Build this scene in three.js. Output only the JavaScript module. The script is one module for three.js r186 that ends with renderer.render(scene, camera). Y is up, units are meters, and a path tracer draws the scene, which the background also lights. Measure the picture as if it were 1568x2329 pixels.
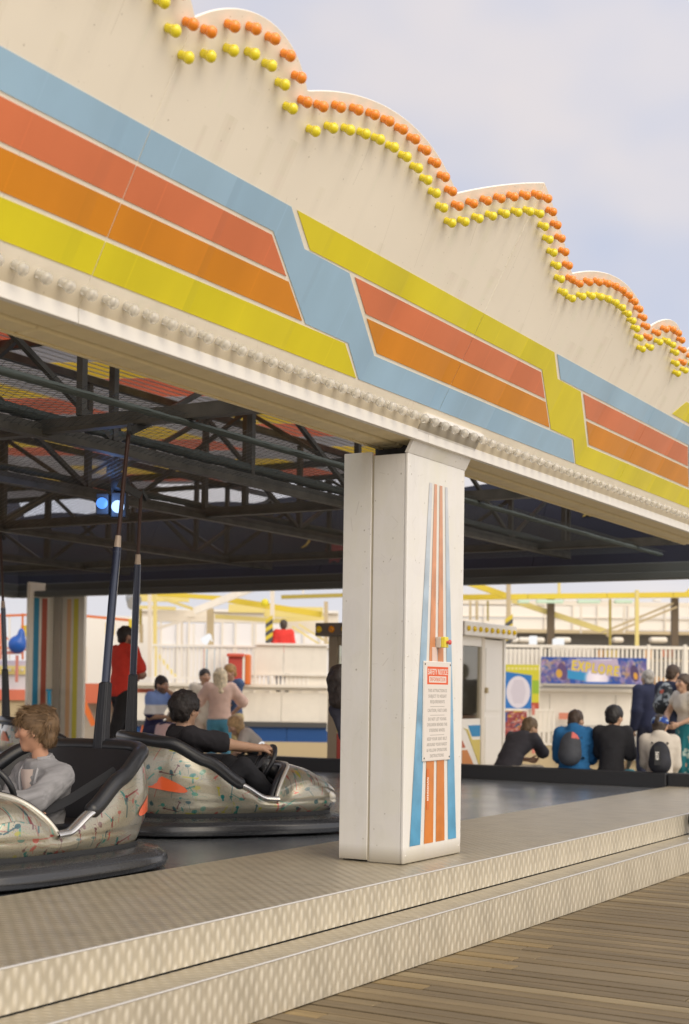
import * as THREE from 'three';
import { mergeGeometries } from 'three/addons/utils/BufferGeometryUtils.js';
import { RoundedBoxGeometry } from 'three/addons/geometries/RoundedBoxGeometry.js';

const scene = new THREE.Scene();
const V = (x, y, z) => new THREE.Vector3(x, y, z);
const rad = (d) => (d * Math.PI) / 180;

// ---------- camera (a shifted 49 mm lens, almost level, standing on the boardwalk) ----------
const EYE = V(-7.204, 1.417, 3.853);
const YAW = rad(30.6), PITCH = rad(1.5), ROLL = rad(0.8);
const F0 = V(Math.cos(YAW), 0, -Math.sin(YAW)), R0 = V(Math.sin(YAW), 0, Math.cos(YAW));
const CF = F0.clone().multiplyScalar(Math.cos(PITCH)).add(V(0, Math.sin(PITCH), 0));
const CU0 = V(0, Math.cos(PITCH), 0).addScaledVector(F0, -Math.sin(PITCH));
const CR = R0.clone().multiplyScalar(Math.cos(ROLL)).addScaledVector(CU0, Math.sin(ROLL));
const CU = CU0.clone().multiplyScalar(Math.cos(ROLL)).addScaledVector(R0, -Math.sin(ROLL));
const camera = new THREE.PerspectiveCamera(2 * THREE.MathUtils.radToDeg(Math.atan(1164.5 / 3235)), 689 / 1024, 0.1, 2500);
camera.position.copy(EYE);
camera.quaternion.setFromRotationMatrix(new THREE.Matrix4().makeBasis(CR, CU, CF.clone().negate()));
camera.setViewOffset(689, 1024, 0, -140.3, 689, 1024);
camera.focus = 8.2; camera.userData.fStop = 2.3;
scene.add(camera);

// ---------- sky: thin bright cloud over pale blue, brightest round the veiled sun ----------
const SUN = V(-0.4, 0.72, 0.87).normalize();
const rng = (s) => () => { s = (s + 0x6d2b79f5) | 0; let t = Math.imul(s ^ (s >>> 15), 1 | s); t = (t + Math.imul(t ^ (t >>> 7), 61 | t)) ^ t; return ((t ^ (t >>> 14)) >>> 0) / 4294967296; };
function hash3(x, y, z) { let h = Math.imul(x, 374761393) ^ Math.imul(y, 668265263) ^ Math.imul(z, 2147483647 - 1013904223); h = Math.imul(h ^ (h >>> 13), 1274126177); return ((h ^ (h >>> 16)) >>> 0) / 4294967296; }
function vnoise(x, y, z = 0) {
  const xi = Math.floor(x), yi = Math.floor(y), zi = Math.floor(z), f = (t) => t * t * (3 - 2 * t), u = f(x - xi), v = f(y - yi), w = f(z - zi), L = (a, b, t) => a + (b - a) * t;
  return L(L(L(hash3(xi, yi, zi), hash3(xi + 1, yi, zi), u), L(hash3(xi, yi + 1, zi), hash3(xi + 1, yi + 1, zi), u), v), L(L(hash3(xi, yi, zi + 1), hash3(xi + 1, yi, zi + 1), u), L(hash3(xi, yi + 1, zi + 1), hash3(xi + 1, yi + 1, zi + 1), u), v), w);
}
function fbm(x, y, z = 0, o = 4) { let s = 0, a = 0.5; for (let i = 0; i < o; i++) { s += a * vnoise(x, y, z); x = x * 2.03 + 11.3; y = y * 2.03 + 5.1; z = z * 2.03 + 3.7; a *= 0.5; } return s / (1 - Math.pow(0.5, o)); }
{
  const W = 1024, H = 512, d = new Float32Array(W * H * 4), ss = THREE.MathUtils.smoothstep;
  for (let j = 0; j < H; j++) for (let i = 0; i < W; i++) {
    const el = ((j + 0.5) / H - 0.5) * Math.PI, az = ((i + 0.5) / W - 0.5) * 2 * Math.PI;
    const x = Math.cos(az) * Math.cos(el), y = Math.sin(el), z = Math.sin(az) * Math.cos(el), o = (j * W + i) * 4;
    let c;
    if (y >= -0.02) {
      const yy = Math.max(y, 0.02), k = 1 / (yy + 0.25), cl = fbm(x * k * 2.2 + 3, z * k * 2.2 + 1, 0.5, 5), cl2 = fbm(x * k * 5 + 9, z * k * 5, 2.5, 4);
      let m = ss(cl * 0.75 + cl2 * 0.25, 0.39, 0.68); m = m * 0.9 + 0.1 * ss(yy, 0.5, 0.0);
      const hz = Math.exp(-yy * 7);
      const blue = [0.41 + 0.37 * hz, 0.475 + 0.28 * hz, 0.65 + 0.11 * hz], white = [0.64 + 0.16 * hz, 0.605 + 0.17 * hz, 0.63 + 0.15 * hz];
      const g = x * SUN.x + y * SUN.y + z * SUN.z, glow = 1 + 2.5 * Math.exp(-(1 - g) * 1.7);
      c = [0, 1, 2].map((q) => (blue[q] + (white[q] - blue[q]) * m) * (1 + (glow - 1) * [1.13, 1, 0.76][q]));
    } else c = [0.32, 0.255, 0.16];
    d[o] = c[0]; d[o + 1] = c[1]; d[o + 2] = c[2]; d[o + 3] = 1;
  }
  const t = new THREE.DataTexture(d, W, H, THREE.RGBAFormat, THREE.FloatType);
  t.mapping = THREE.EquirectangularReflectionMapping; t.minFilter = t.magFilter = THREE.LinearFilter; t.needsUpdate = true;
  scene.background = t; scene.environment = t;
}
const sun = new THREE.DirectionalLight(new THREE.Color(1, 0.86, 0.62), 1.35);
sun.position.copy(SUN).multiplyScalar(60); sun.castShadow = true; sun.shadow.radius = 75; sun.shadow.mapSize.set(2048, 2048);
Object.assign(sun.shadow.camera, { left: -20, right: 20, top: 20, bottom: -20, near: 10, far: 110 });
scene.add(sun, sun.target);
const renderer = new THREE.WebGLRenderer({ antialias: true });
renderer.toneMapping = THREE.LinearToneMapping; renderer.toneMappingExposure = 0.98;
renderer.shadowMap.enabled = true; renderer.shadowMap.type = THREE.PCFSoftShadowMap;

// ---------- helpers ----------
const names = new Map();
function numbered(n) { const k = names.get(n) ?? 0; names.set(n, k + 1); return k ? n + '_' + String(k).padStart(3, '0') : n; }
function tag(o, label, category, group, kind) { if (label) o.userData.label = label; if (category) o.userData.category = category; if (group) o.userData.group = group; if (kind) o.userData.kind = kind; return o; }
function shade(o) { o.castShadow = true; o.receiveShadow = true; return o; }
function thing(name, label, category, pos = [0, 0, 0], turn = 0, group, kind) { const o = new THREE.Group(); o.name = numbered(name); o.position.set(...pos); o.rotation.y = turn; scene.add(o); return tag(o, label, category, group, kind); }
function part(name, geo, mat, parent) { const g = Array.isArray(geo) ? merge(geo) : geo; const m = shade(new THREE.Mesh(g, mat)); m.name = name; parent.add(m); return m; }
function top(name, geo, mat, label, category, group, kind) { const m = part(numbered(name), geo, mat, scene); return tag(m, label, category, group, kind); }
function merge(list) {
  const keep = ['position', 'normal', 'uv'], gs = list.map((g) => { const q = g.index ? g.toNonIndexed() : g.clone(); for (const k of Object.keys(q.attributes)) if (!keep.includes(k) && !(k === 'color' && list.every((l) => l.attributes.color))) q.deleteAttribute(k); if (!q.attributes.uv) q.setAttribute('uv', new THREE.BufferAttribute(new Float32Array(q.attributes.position.count * 2), 2)); return q; });
  return gs.length === 1 ? gs[0] : mergeGeometries(gs);
}
function boxUV(g, sc = 1, off = [0, 0]) { // uv in metres by dominant normal
  const p = g.attributes.position, n = g.attributes.normal, u = new Float32Array(p.count * 2);
  for (let i = 0; i < p.count; i++) {
    const ax = Math.abs(n.getX(i)), ay = Math.abs(n.getY(i)), az = Math.abs(n.getZ(i)); let a, b;
    if (ay >= ax && ay >= az) { a = p.getX(i); b = -p.getZ(i); } else if (ax >= az) { a = -p.getZ(i); b = p.getY(i); } else { a = p.getX(i); b = p.getY(i); }
    u[i * 2] = a * sc + off[0]; u[i * 2 + 1] = b * sc + off[1];
  }
  g.setAttribute('uv', new THREE.BufferAttribute(u, 2)); return g;
}
// box between corner points, optional bevel
function bx(x0, y0, z0, x1, y1, z1, r = 0) {
  const w = Math.abs(x1 - x0), h = Math.abs(y1 - y0), d = Math.abs(z1 - z0), rr = Math.min(r, w / 2.2, h / 2.2, d / 2.2);
  const g = rr > 0 ? new RoundedBoxGeometry(w, h, d, 2, rr) : new THREE.BoxGeometry(w, h, d);
  g.translate((x0 + x1) / 2, (y0 + y1) / 2, (z0 + z1) / 2); return boxUV(g);
}
// bar of rectangular section between two points
function bar(a, b, w, h = w, up = V(0, 1, 0)) {
  a = Array.isArray(a) ? V(...a) : a; b = Array.isArray(b) ? V(...b) : b;
  const d = b.clone().sub(a), L = d.length(), g = boxUV(new THREE.BoxGeometry(w, h, L)), z = d.clone().normalize();
  let u = Math.abs(z.dot(up)) > 0.95 ? V(1, 0, 0) : up; const x = u.clone().cross(z).normalize(), y = z.clone().cross(x);
  const m = new THREE.Matrix4().makeBasis(x, y, z).setPosition(a.clone().add(b).multiplyScalar(0.5)); return g.applyMatrix4(m);
}
function rod(a, b, r0, r1 = r0, seg = 10) {
  a = Array.isArray(a) ? V(...a) : a; b = Array.isArray(b) ? V(...b) : b; const d = b.clone().sub(a), L = d.length();
  const g = new THREE.CylinderGeometry(r1, r0, L, seg); g.applyQuaternion(new THREE.Quaternion().setFromUnitVectors(V(0, 1, 0), d.normalize())); const m = a.clone().add(b).multiplyScalar(0.5); return g.translate(m.x, m.y, m.z);
}
function tube(pts, r, seg = 40, rs = 8, closed = false) { return new THREE.TubeGeometry(new THREE.CatmullRomCurve3(pts.map((p) => (Array.isArray(p) ? V(...p) : p)), closed, 'centripetal'), seg, r, rs, closed); }
function ball(x, y, z, rx, ry = rx, rz = rx, s = 14) { const g = new THREE.SphereGeometry(1, s, Math.round(s * 0.7)); g.scale(rx, ry, rz); g.computeVertexNormals(); return g.translate(x, y, z); }
function extr(pts, depth, bevel = 0) { const s = new THREE.Shape(pts.map((p) => new THREE.Vector2(p[0], p[1]))); return new THREE.ExtrudeGeometry(s, { depth, bevelEnabled: bevel > 0, bevelSize: bevel, bevelThickness: bevel, bevelSegments: 1, curveSegments: 12 }); }
// a grid surface f(u,v) -> [x,y,z]
function grid(f, nu, nv, closedU = false) {
  const pos = [], uv = [], idx = [];
  for (let j = 0; j <= nv; j++) for (let i = 0; i <= nu; i++) { const p = f(i / nu, j / nv); pos.push(p[0], p[1], p[2]); uv.push(p[3] ?? i / nu, p[4] ?? j / nv); }
  for (let j = 0; j < nv; j++) for (let i = 0; i < nu; i++) { const a = j * (nu + 1) + i, b = a + 1, c = a + nu + 1, d = c + 1; idx.push(a, b, d, a, d, c); }
  const g = new THREE.BufferGeometry(); g.setAttribute('position', new THREE.Float32BufferAttribute(pos, 3)); g.setAttribute('uv', new THREE.Float32BufferAttribute(uv, 2)); g.setIndex(idx); g.computeVertexNormals(); return g;
}
// ---------- textures ----------
function dataTex(w, h, f, srgb = false) {
  const d = new Uint8Array(w * h * 4);
  for (let y = 0; y < h; y++) for (let x = 0; x < w; x++) { const c = f(x / w, y / h, x, y), o = (y * w + x) * 4; const a = Array.isArray(c) ? c : [c, c, c]; for (let k = 0; k < 3; k++) d[o + k] = Math.max(0, Math.min(255, a[k] * 255)); d[o + 3] = 255; }
  const t = new THREE.DataTexture(d, w, h); t.magFilter = THREE.LinearFilter; t.minFilter = THREE.LinearMipmapLinearFilter; t.wrapS = t.wrapT = THREE.RepeatWrapping; if (srgb) t.colorSpace = THREE.SRGBColorSpace; t.needsUpdate = true; return t;
}
function rep(t, sx, sy) { const c = t.clone(); c.repeat.set(sx, sy); c.needsUpdate = true; return c; }
// tileable fbm by blending
function tfbm(u, v, s, o = 4, z = 0) { const f = (a, b) => fbm(a * s, b * s, z, o), wu = u, wv = v; return f(u, v) * (1 - wu) * (1 - wv) + f(u - 1, v) * wu * (1 - wv) + f(u, v - 1) * (1 - wu) * wv + f(u - 1, v - 1) * wu * wv; }
function canvasTex(w, h, draw, wrap = false) { const c = document.createElement('canvas'); c.width = w; c.height = h; draw(c.getContext('2d'), w, h); const t = new THREE.CanvasTexture(c); t.colorSpace = THREE.SRGBColorSpace; t.magFilter = THREE.LinearFilter; if (wrap) t.wrapS = t.wrapT = THREE.RepeatWrapping; return t; }
const mottle = dataTex(512, 512, (u, v) => 0.35 + 0.6 * tfbm(u, v, 9, 5));
const streak = dataTex(512, 512, (u, v) => { // rain streaks running down white panels
  const a = tfbm(u, v * 0.15, 34, 4), b = tfbm(u, v, 6, 4), c = tfbm(u, v, 40, 3, 4); let k = 1 - 0.22 * Math.max(0, a * 0.5 + b * 0.7 - 0.6) - 0.05 * c; return [k, k * 0.985, k * 0.95]; }, true);
const std = (c, r = 0.6, m = 0, o = {}) => new THREE.MeshStandardMaterial({ color: Array.isArray(c) ? new THREE.Color().setRGB(...c) : new THREE.Color(c), roughness: r, metalness: m, ...o });
const phy = (c, r = 0.6, m = 0, o = {}) => new THREE.MeshPhysicalMaterial({ color: Array.isArray(c) ? new THREE.Color().setRGB(...c) : new THREE.Color(c), roughness: r, metalness: m, ...o });
// place in the background frame: image point (in 1568-wide picture units) at a distance -> world
const W = (px, py, d) => EYE.clone().addScaledVector(CF, d).addScaledVector(CR, ((px - 784) / 3235) * d).addScaledVector(CU, (-(py - 1483.5) / 3235) * d);
const BGTURN = -(Math.PI / 2 - YAW);
// ================= SETTING =================
const FLOOR = 0.395, DECK = 0.417, STEP = 0.244;
const M = {};
{ // aluminium tread plate: staggered raised lozenges
  const bump = dataTex(128, 128, (u, v) => { if (u > -1) { let s = 0; for (const [cx, cy] of [[0.25, 0.25], [0.75, 0.75], [-0.25, 0.75], [1.25, 0.25], [0.75, -0.25], [0.25, 1.25]]) { const dx = (u - cx) / 0.2, dy = (v - cy) / 0.3; s += Math.exp(-Math.pow(dx * dx + dy * dy, 1.3)); } return Math.min(1, s); } let h = 0; for (const [cx, cy] of [[0.25, 0.25], [0.75, 0.75], [-0.25, 0.75], [1.25, 0.25], [0.75, -0.25], [0.25, 1.25], [0.75, 0.75]]) { const dx = (u - cx) / 0.2, dy = (v - cy) / 0.3, r = dx * dx + dy * dy; h = Math.max(h, 1 - r); } return Math.pow(Math.max(0, h), 0.6); });
  const rough = dataTex(256, 256, (u, v) => 0.5 + 0.35 * tfbm(u, v, 7, 5));
  const col = dataTex(512, 512, (u, v) => { const a = tfbm(u, v, 5, 5), b = tfbm(u, v, 60, 2, 3); const k = 0.72 + 0.3 * a + 0.1 * (b - 0.5); return [k, k * 0.97, k * 0.91]; });
  M.plateBump = bump; M.plateCol = col;
  const loz = dataTex(1024, 1024, (u, v) => { const a = tfbm(u, v, 6, 5), q = [u * 8, v * 8]; let s = 0; for (const [cx, cy] of [[0.25, 0.25], [0.75, 0.75], [-0.25, 0.75], [1.25, 0.25], [0.75, -0.25], [0.25, 1.25]]) { const dx = ((q[0] % 1) - cx) / 0.2, dy = ((q[1] % 1) - cy) / 0.3; s += Math.exp(-Math.pow(dx * dx + dy * dy, 1.2)); } const k = 0.68 + 0.26 * Math.min(1, s) + 0.34 * (a - 0.47); return [k, k * (0.97 + 0.02 * s), k * (0.9 + 0.08 * s)]; });
  M.riser = std([0.77, 0.715, 0.595], 0.48, 0.3, { map: rep(loz, 0.125 / 0.075, 0.125 / 0.105), bumpMap: rep(bump, 1 / 0.075, 1 / 0.105), bumpScale: 0.0045, roughnessMap: rep(rough, 1.3, 1.3) });
  M.tread = std([0.6, 0.54, 0.42], 0.52, 0.4, { map: rep(loz, 0.125 / 0.075, 0.125 / 0.08), bumpMap: rep(bump, 1 / 0.075, 1 / 0.08), bumpScale: 0.005, roughnessMap: rep(rough, 1.3, 1.3) });
  M.nosing = std([0.75, 0.72, 0.66], 0.35, 0.7);
}
M.white = std([0.82, 0.765, 0.66], 0.45, 0, { map: rep(streak, 0.33, 0.33) });
M.whiteClean = std([0.8, 0.78, 0.74], 0.4);
M.beige = std([0.85, 0.76, 0.52], 0.6, 0, { map: rep(streak, 0.5, 0.5) });
M.dark = std([0.03, 0.032, 0.035], 0.6);
M.steel = std([0.14, 0.138, 0.128], 0.5, 0.4, { map: rep(mottle, 1, 1) });
M.rubber = std([0.018, 0.019, 0.022], 0.55, 0, { bumpMap: rep(mottle, 4, 4), bumpScale: 0.001 });

{ // ground: one sheet to the horizon under everything
  const g = new THREE.PlaneGeometry(3000, 3000); g.rotateX(-Math.PI / 2); g.translate(0, -0.14, 0); boxUV(g);
  const conc = dataTex(512, 512, (u, v) => { const k = 0.6 + 0.5 * tfbm(u, v, 12, 5); return [k, k * 0.96, k * 0.88]; });
  top('ground', g, std([0.4, 0.345, 0.25], 0.85, 0, { map: rep(conc, 0.25, 0.25) }), 'weathered pier decking stretching away beneath the fairground rides', 'ground', null, 'structure');
}
{ // boardwalk: planks run away from the steps
  const bw = thing('boardwalk', 'brown timber boardwalk of long planks below the metal steps', 'boardwalk', [0, 0, 0], 0, null, 'structure');
  const wood = dataTex(512, 1024, (u, v) => { const g = tfbm(u, v * 0.06, 60, 3), h = tfbm(u, v * 0.25, 14, 4, 3), s = tfbm(u, v, 7, 4, 7); let k = 0.5 + 0.42 * g + 0.3 * (h - 0.5) + 0.3 * (s - 0.5); return [k, k * 0.97, k * 0.92]; });
  const wb = rep(wood, 1 / 0.5, 1 / 2.2);
  const tones = [[0.25, 0.19, 0.105], [0.285, 0.22, 0.125], [0.22, 0.17, 0.1], [0.36, 0.285, 0.165], [0.26, 0.205, 0.125], [0.34, 0.25, 0.12]].map((c) => std(c, 0.72, 0, { map: wb, bumpMap: wb, bumpScale: 0.003 }));
  part('gap_shade_sheet', bx(-4.3, -0.125, 0.44, 13.5, -0.112, 9), M.dark, bw);  // dark sheet added below the planks so their gaps read as shade
  const r = rng(7), pitch = 0.113; let n = 0;
  const plank = (x, z0, z1, w, m, y) => { const g = bx(x, -0.11, z0, x + w, y, z1, 0.004); const u = g.attributes.uv, ou = r() * 3, ov = r() * 5; for (let i = 0; i < u.count; i++) u.setXY(i, u.getX(i) + ou - x, u.getY(i) + ov); part('plank', g, m, bw); };
  for (let x = -4.2; x < 13.5; x += pitch, n++) {
    const y = (r() - 0.5) * 0.005, t = r(), m = tones[t < 0.3 ? 0 : t < 0.52 ? 1 : t < 0.78 ? 2 : t < 0.9 ? 4 : 3], w = pitch - 0.012 - r() * 0.007, z0 = 0.43;
    if (x > -2.4 && x < 0.4 && r() < 0.4) { const s = 0.62 + r() * 0.35; plank(x, z0, s, w, tones[r() < 0.45 ? 5 : 1], y); plank(x, s + 0.006, 9, w, m, y + 0.001); } else if (r() < 0.3) { const s = 1.6 + r() * 2.5; plank(x, z0, s, w, m, y); plank(x, s + 0.006, 9, w, tones[n % 3], y - 0.001); } else plank(x, z0, 9, w, m, y);
  }
}
{ // the two metal steps and the deck round the rink
  const dk = thing('ride_platform', 'metal tread plate platform with two steps round the rink', 'platform', [0, 0, 0], 0, null, 'structure');
  const xs = [-9, -6.9, -3.78, -0.67, 2.45, 5.55, 8.65, 11], xs2 = [-9, -7.2, -4.1, -1.0, 2.1, 5.2, 8.3, 11];
  for (let i = 0; i + 1 < xs.length; i++) {
    const a = xs[i] + 0.002, b = xs[i + 1] - 0.002, c = xs2[i] + 0.002, d = xs2[i + 1] - 0.002;
    part('lower_riser', bx(a, 0.005, 0.44, b, STEP - 0.006, 0.46, 0.002), M.riser, dk);
    part('lower_tread', bx(a, STEP - 0.02, 0.262, b, STEP, 0.452, 0.003), M.tread, dk);
    part('lower_nosing', [rod([a, STEP - 0.004, 0.456], [b, STEP - 0.004, 0.456], 0.006, 0.006, 8)], M.nosing, dk);
    part('upper_riser', bx(c, STEP + 0.004, 0.235, d, DECK - 0.006, 0.255, 0.002), M.riser, dk);
    part('upper_tread', bx(c, DECK - 0.02, -0.972, d, DECK, 0.247, 0.003), M.tread, dk);
    part('upper_nosing', [rod([c, DECK - 0.004, 0.251], [d, DECK - 0.004, 0.251], 0.006, 0.006, 8)], M.nosing, dk);
  }
  part('deck_skirt', bx(-9, 0, -0.98, 11, DECK - 0.03, 0.225), M.dark, dk);
  part('end_deck', bx(8.05, 0, -11.6, 9.5, DECK - 0.004, -0.976, 0.003), M.tread, dk);
  part('back_deck', bx(-9, 0, -11.6, 8.045, DECK - 0.004, -10.55, 0.003), M.tread, dk);
}
{ // rink floor of steel plates
  const rf = thing('rink_floor', 'dark polished steel plate floor of the dodgem rink', 'floor', [0, 0, 0], 0, null, 'structure');
  const fl = dataTex(512, 512, (u, v) => { const a = tfbm(u, v, 6, 5), b = tfbm(u, v * 0.4, 30, 3, 2); const k = 0.62 + 0.35 * a + 0.2 * (b - 0.5); return [k * 0.95, k, k * 1.06]; });
  const fr = dataTex(512, 512, (u, v) => 0.13 + 0.26 * tfbm(u, v, 8, 5, 5));
  const mats = [[0.5, 0.505, 0.51], [0.47, 0.475, 0.485], [0.53, 0.535, 0.54]].map((c) => std(c, 0.85, 0.75, { map: rep(fl, 0.3, 0.3), roughnessMap: rep(fr, 0.23, 0.23) }));
  const r = rng(3); let k = 0;
  part('floor_base', bx(-9, 0.1, -10.5, 8, FLOOR - 0.012, -0.984), M.dark, rf);
  for (let x = -9; x < 7.8; x += 2.1) for (let z = -10.4; z < -1.2; z += 1.57) { part('floor_plate', bx(x + 0.002, FLOOR - 0.01, z + 0.002, Math.min(7.9, x + 2.098), FLOOR + (r() - 0.5) * 0.0015, z + 1.568), mats[Math.floor(r() * 3)], rf); k++; }
}
{ // rubber kerb round the rink
  const kb = thing('rink_kerb', 'black rubber kerb along the far edges of the rink', 'kerb', [0, 0, 0], 0, null, 'structure');
  for (const [a, b] of [[-10.5, -7.4], [-7.39, -4.2], [-4.19, -1.0], [-0.99, 0.2]]) part('kerb_rail', bx(7.9, FLOOR - 0.01, a, 8.04, 0.56, b, 0.02), M.rubber, kb);
  for (const [a, b] of [[-9, -5], [-4.99, -0.7], [-0.69, 3.6], [3.61, 7.88]]) part('kerb_rail', bx(a, FLOOR - 0.01, -10.54, b, 0.56, -10.4, 0.03), M.rubber, kb);
}
// ================= CANOPY FASCIA =================
const TILT = rad(28), APEX = 0.13, PW = 3.04;
const C = { blue: [0.38, 0.6, 0.82], yellow: [0.84, 0.73, 0.012], red: [0.8, 0.22, 0.09], orange: [0.8, 0.29, 0.008] };
{
  const fa = thing('canopy_fascia', 'long white scalloped canopy front with coloured stripes and rows of lamp caps', 'canopy front', [0, 2.92, 0.06]);
  const tilt = new THREE.Matrix4().makeRotationX(TILT);
  // outline of the upper edge, mirrored about each gable
  const outline = (x) => { let u = Math.abs((((x - APEX + PW) % (2 * PW)) + 2 * PW) % (2 * PW) - PW); // distance from a gable
    if (u < 0.8) { const t = u / 0.8; return 1.52 - 0.32 * t + 0.065 * t * (1 - t) + (t < 0.02 ? 0 : 0); }
    if (u < 2.23) { const c = 1.515, h = 0.715, s = 0.145, R = (h * h + s * s) / (2 * s); return 1.345 - R + Math.sqrt(R * R - (u - c) ** 2); }
    const c = 2.635, h = 0.405, s = 0.155, R = (h * h + s * s) / (2 * s); return 1.335 - R + Math.sqrt(Math.max(0, R * R - (u - c) ** 2)); };
  const poly = []; for (let x = -6.2; x <= 10.5; x += 0.01) poly.push([x, outline(x)]);
  const dist = (x, y) => { let m = 9; const i0 = Math.max(0, Math.floor((x + 6.2) / 0.01) - 45), i1 = Math.min(poly.length, i0 + 90); for (let i = i0; i < i1; i++) m = Math.min(m, Math.hypot(poly[i][0] - x, poly[i][1] - y)); return m; };
  const dirt = canvasTex(2048, 1024, (g, w, h) => { // rain streaks and grime on the sheet, 3.04 m x 1.52 m
    g.fillStyle = '#fff'; g.fillRect(0, 0, w, h); const r = rng(21);
    for (let i = 0; i < 55; i++) { const x = r() * w, y = r() * h * 0.85, L = 60 + r() * 420, b = 12 + r() * 70, a = 0.006 + r() * 0.02, gr = g.createLinearGradient(0, y, 0, y + L); const c = r() < 0.75 ? '120,105,70' : '110,130,70'; gr.addColorStop(0, `rgba(${c},${a * 1.6})`); gr.addColorStop(1, `rgba(${c},0)`); g.fillStyle = gr; g.fillRect(x, y, b, L); g.fillRect(x + b * 0.3, y, b * 0.4, L * 0.8); }
    for (let i = 0; i < 420; i++) { g.fillStyle = `rgba(80,70,50,${0.05 + r() * 0.2})`; g.beginPath(); g.arc(r() * w, r() * h, 0.6 + r() * 2.2, 0, 7); g.fill(); }
    for (let i = 0; i < 26; i++) { g.strokeStyle = `rgba(110,100,80,${0.06 + r() * 0.16})`; g.lineWidth = 1 + r() * 1.5; const x = r() * w, y = r() * h; g.beginPath(); g.moveTo(x, y); g.quadraticCurveTo(x + 20, y + 60, x - 10 + r() * 60, y + 60 + r() * 160); g.stroke(); }
    const gr = g.createLinearGradient(0, h * 0.9, 0, h); gr.addColorStop(0, 'rgba(150,130,80,0)'); gr.addColorStop(1, 'rgba(140,120,75,0.28)'); g.fillStyle = gr; g.fillRect(0, h * 0.9, w, h * 0.1);
  }, true);
  const bow = dataTex(128, 4, (u) => 1 - (2 * u - 1) ** 2); const warp = dataTex(256, 256, (u, v) => tfbm(u, v, 4, 3, 9)); const panelMat = phy([0.92, 0.865, 0.755], 0.3, 0, { map: rep(dirt, 1 / 3.04, 1 / 1.52), bumpMap: rep(warp, 0.55, 0.4), bumpScale: 0.03, clearcoat: 0.4, clearcoatRoughness: 0.2 });
  const fadeGlare = dataTex(512, 512, (u, v) => { const a = tfbm(u, v * 0.2, 16, 4), b = tfbm(u, v, 7, 4, 8), line = Math.abs(((u * 4) % 1) - 0.5) < 0.006 ? 0.1 : 0; const sg = Math.floor(u * 4), t = (u * 4) % 1, h = hash3(sg, 3, 9), g = 0.11 * (t - 0.5) * (h > 0.35 ? 1 : -1) * (0.5 + h); const k = 0.84 + 0.22 * (a - 0.2) + 0.26 * (b - 0.5) + line + g, w = Math.max(0, 0.16 * (b - 0.4) - g); return [k + w * 0.3, k + w * 0.5, k + w * 0.7]; });  // uneven fading, plus panel glare painted in as a gradient per sheet
  const smat = {}; for (const k in C) smat[k] = phy(C[k], 0.5, 0, { map: rep(fadeGlare, 1 / 3.1, 1 / 3.1), bumpMap: rep(bow, 1 / 0.76, 1), bumpScale: 0.014, clearcoat: 0.55, clearcoatRoughness: 0.12 });
  const edges = [APEX - 2 * PW, APEX - PW, APEX, APEX + PW, APEX + 2 * PW], panels = [];
  for (let i = 0; i + 1 < edges.length; i++) {
    const a = edges[i] + 0.0025, b = edges[i + 1] - 0.0025, pts = [[a, 0], [b, 0]]; for (let k = 0; k <= 150; k++) { const x = b + ((a - b) * k) / 150; pts.push([x, outline(x)]); }
    const g = extr(pts, 0.01, 0.002); g.translate(0, 0, -0.012); g.applyMatrix4(tilt);
    const p = g.attributes.position, uv = g.attributes.uv; const q = V(0, 0, 0), inv = tilt.clone().invert(); for (let k = 0; k < p.count; k++) { q.fromBufferAttribute(p, k).applyMatrix4(inv); uv.setXY(k, q.x + i * 1.3, q.y); }
    panels.push(part('fascia_panel', g, panelMat, fa));
  }
  const panelOf = (x) => panels[Math.max(0, Math.min(panels.length - 1, edges.findIndex((e, i) => x >= e && x < edges[i + 1])))];
  const slab = (pts, m) => { const g = extr(pts, 0.0022); g.translate(0, 0, 0.001); g.applyMatrix4(tilt); const p = g.attributes.position, uv = g.attributes.uv, inv = tilt.clone().invert(), q = V(0, 0, 0); for (let k = 0; k < p.count; k++) { q.fromBufferAttribute(p, k).applyMatrix4(inv); uv.setXY(k, q.x, q.y); } let cx = 0; for (const t of pts) cx += t[0] / pts.length; part('stripe', g, m, panelOf(cx)); };
  // one stripe set repeats per panel; the top band steps down and becomes the bottom band
  const split = (pts) => { // cut polygons at panel joints so each stripe belongs to its panel
    const lo = Math.min(...pts.map((p) => p[0])), hi = Math.max(...pts.map((p) => p[0])), out = [];
    for (let i = 0; i + 1 < edges.length; i++) { const a = edges[i] + 0.003, b = edges[i + 1] - 0.003; if (b < lo || a > hi) continue; let P = pts; for (const [s, e] of [[1, a], [-1, b]]) { const R = []; for (let k = 0; k < P.length; k++) { const A = P[k], B = P[(k + 1) % P.length], ia = s * (A[0] - e) >= 0, ib = s * (B[0] - e) >= 0; if (ia) R.push(A); if (ia !== ib) { const t = (e - A[0]) / (B[0] - A[0]); R.push([e, A[1] + t * (B[1] - A[1])]); } } P = R; } if (P.length > 2) out.push(P); }
    return out; };
  const put = (pts, m) => { for (const P of split(pts)) slab(P, m); };
  for (let k = -2; k <= 0; k++) {
    const o = k * 3.085 + 3.085;
    const B = o; // this set steps down near x = -1.95 + B
    // band: top stretch, step, bottom stretch
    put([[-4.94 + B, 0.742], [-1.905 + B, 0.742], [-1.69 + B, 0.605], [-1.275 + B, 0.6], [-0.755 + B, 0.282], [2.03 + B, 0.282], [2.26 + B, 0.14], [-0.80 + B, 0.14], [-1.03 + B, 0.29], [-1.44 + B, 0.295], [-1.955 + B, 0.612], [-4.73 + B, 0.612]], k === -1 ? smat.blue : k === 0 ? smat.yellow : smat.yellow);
    put([[-4.3 + B, 0.595], [-1.955 + B, 0.595], [-1.735 + B, 0.458], [-4.075 + B, 0.458]], smat.red);
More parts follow.
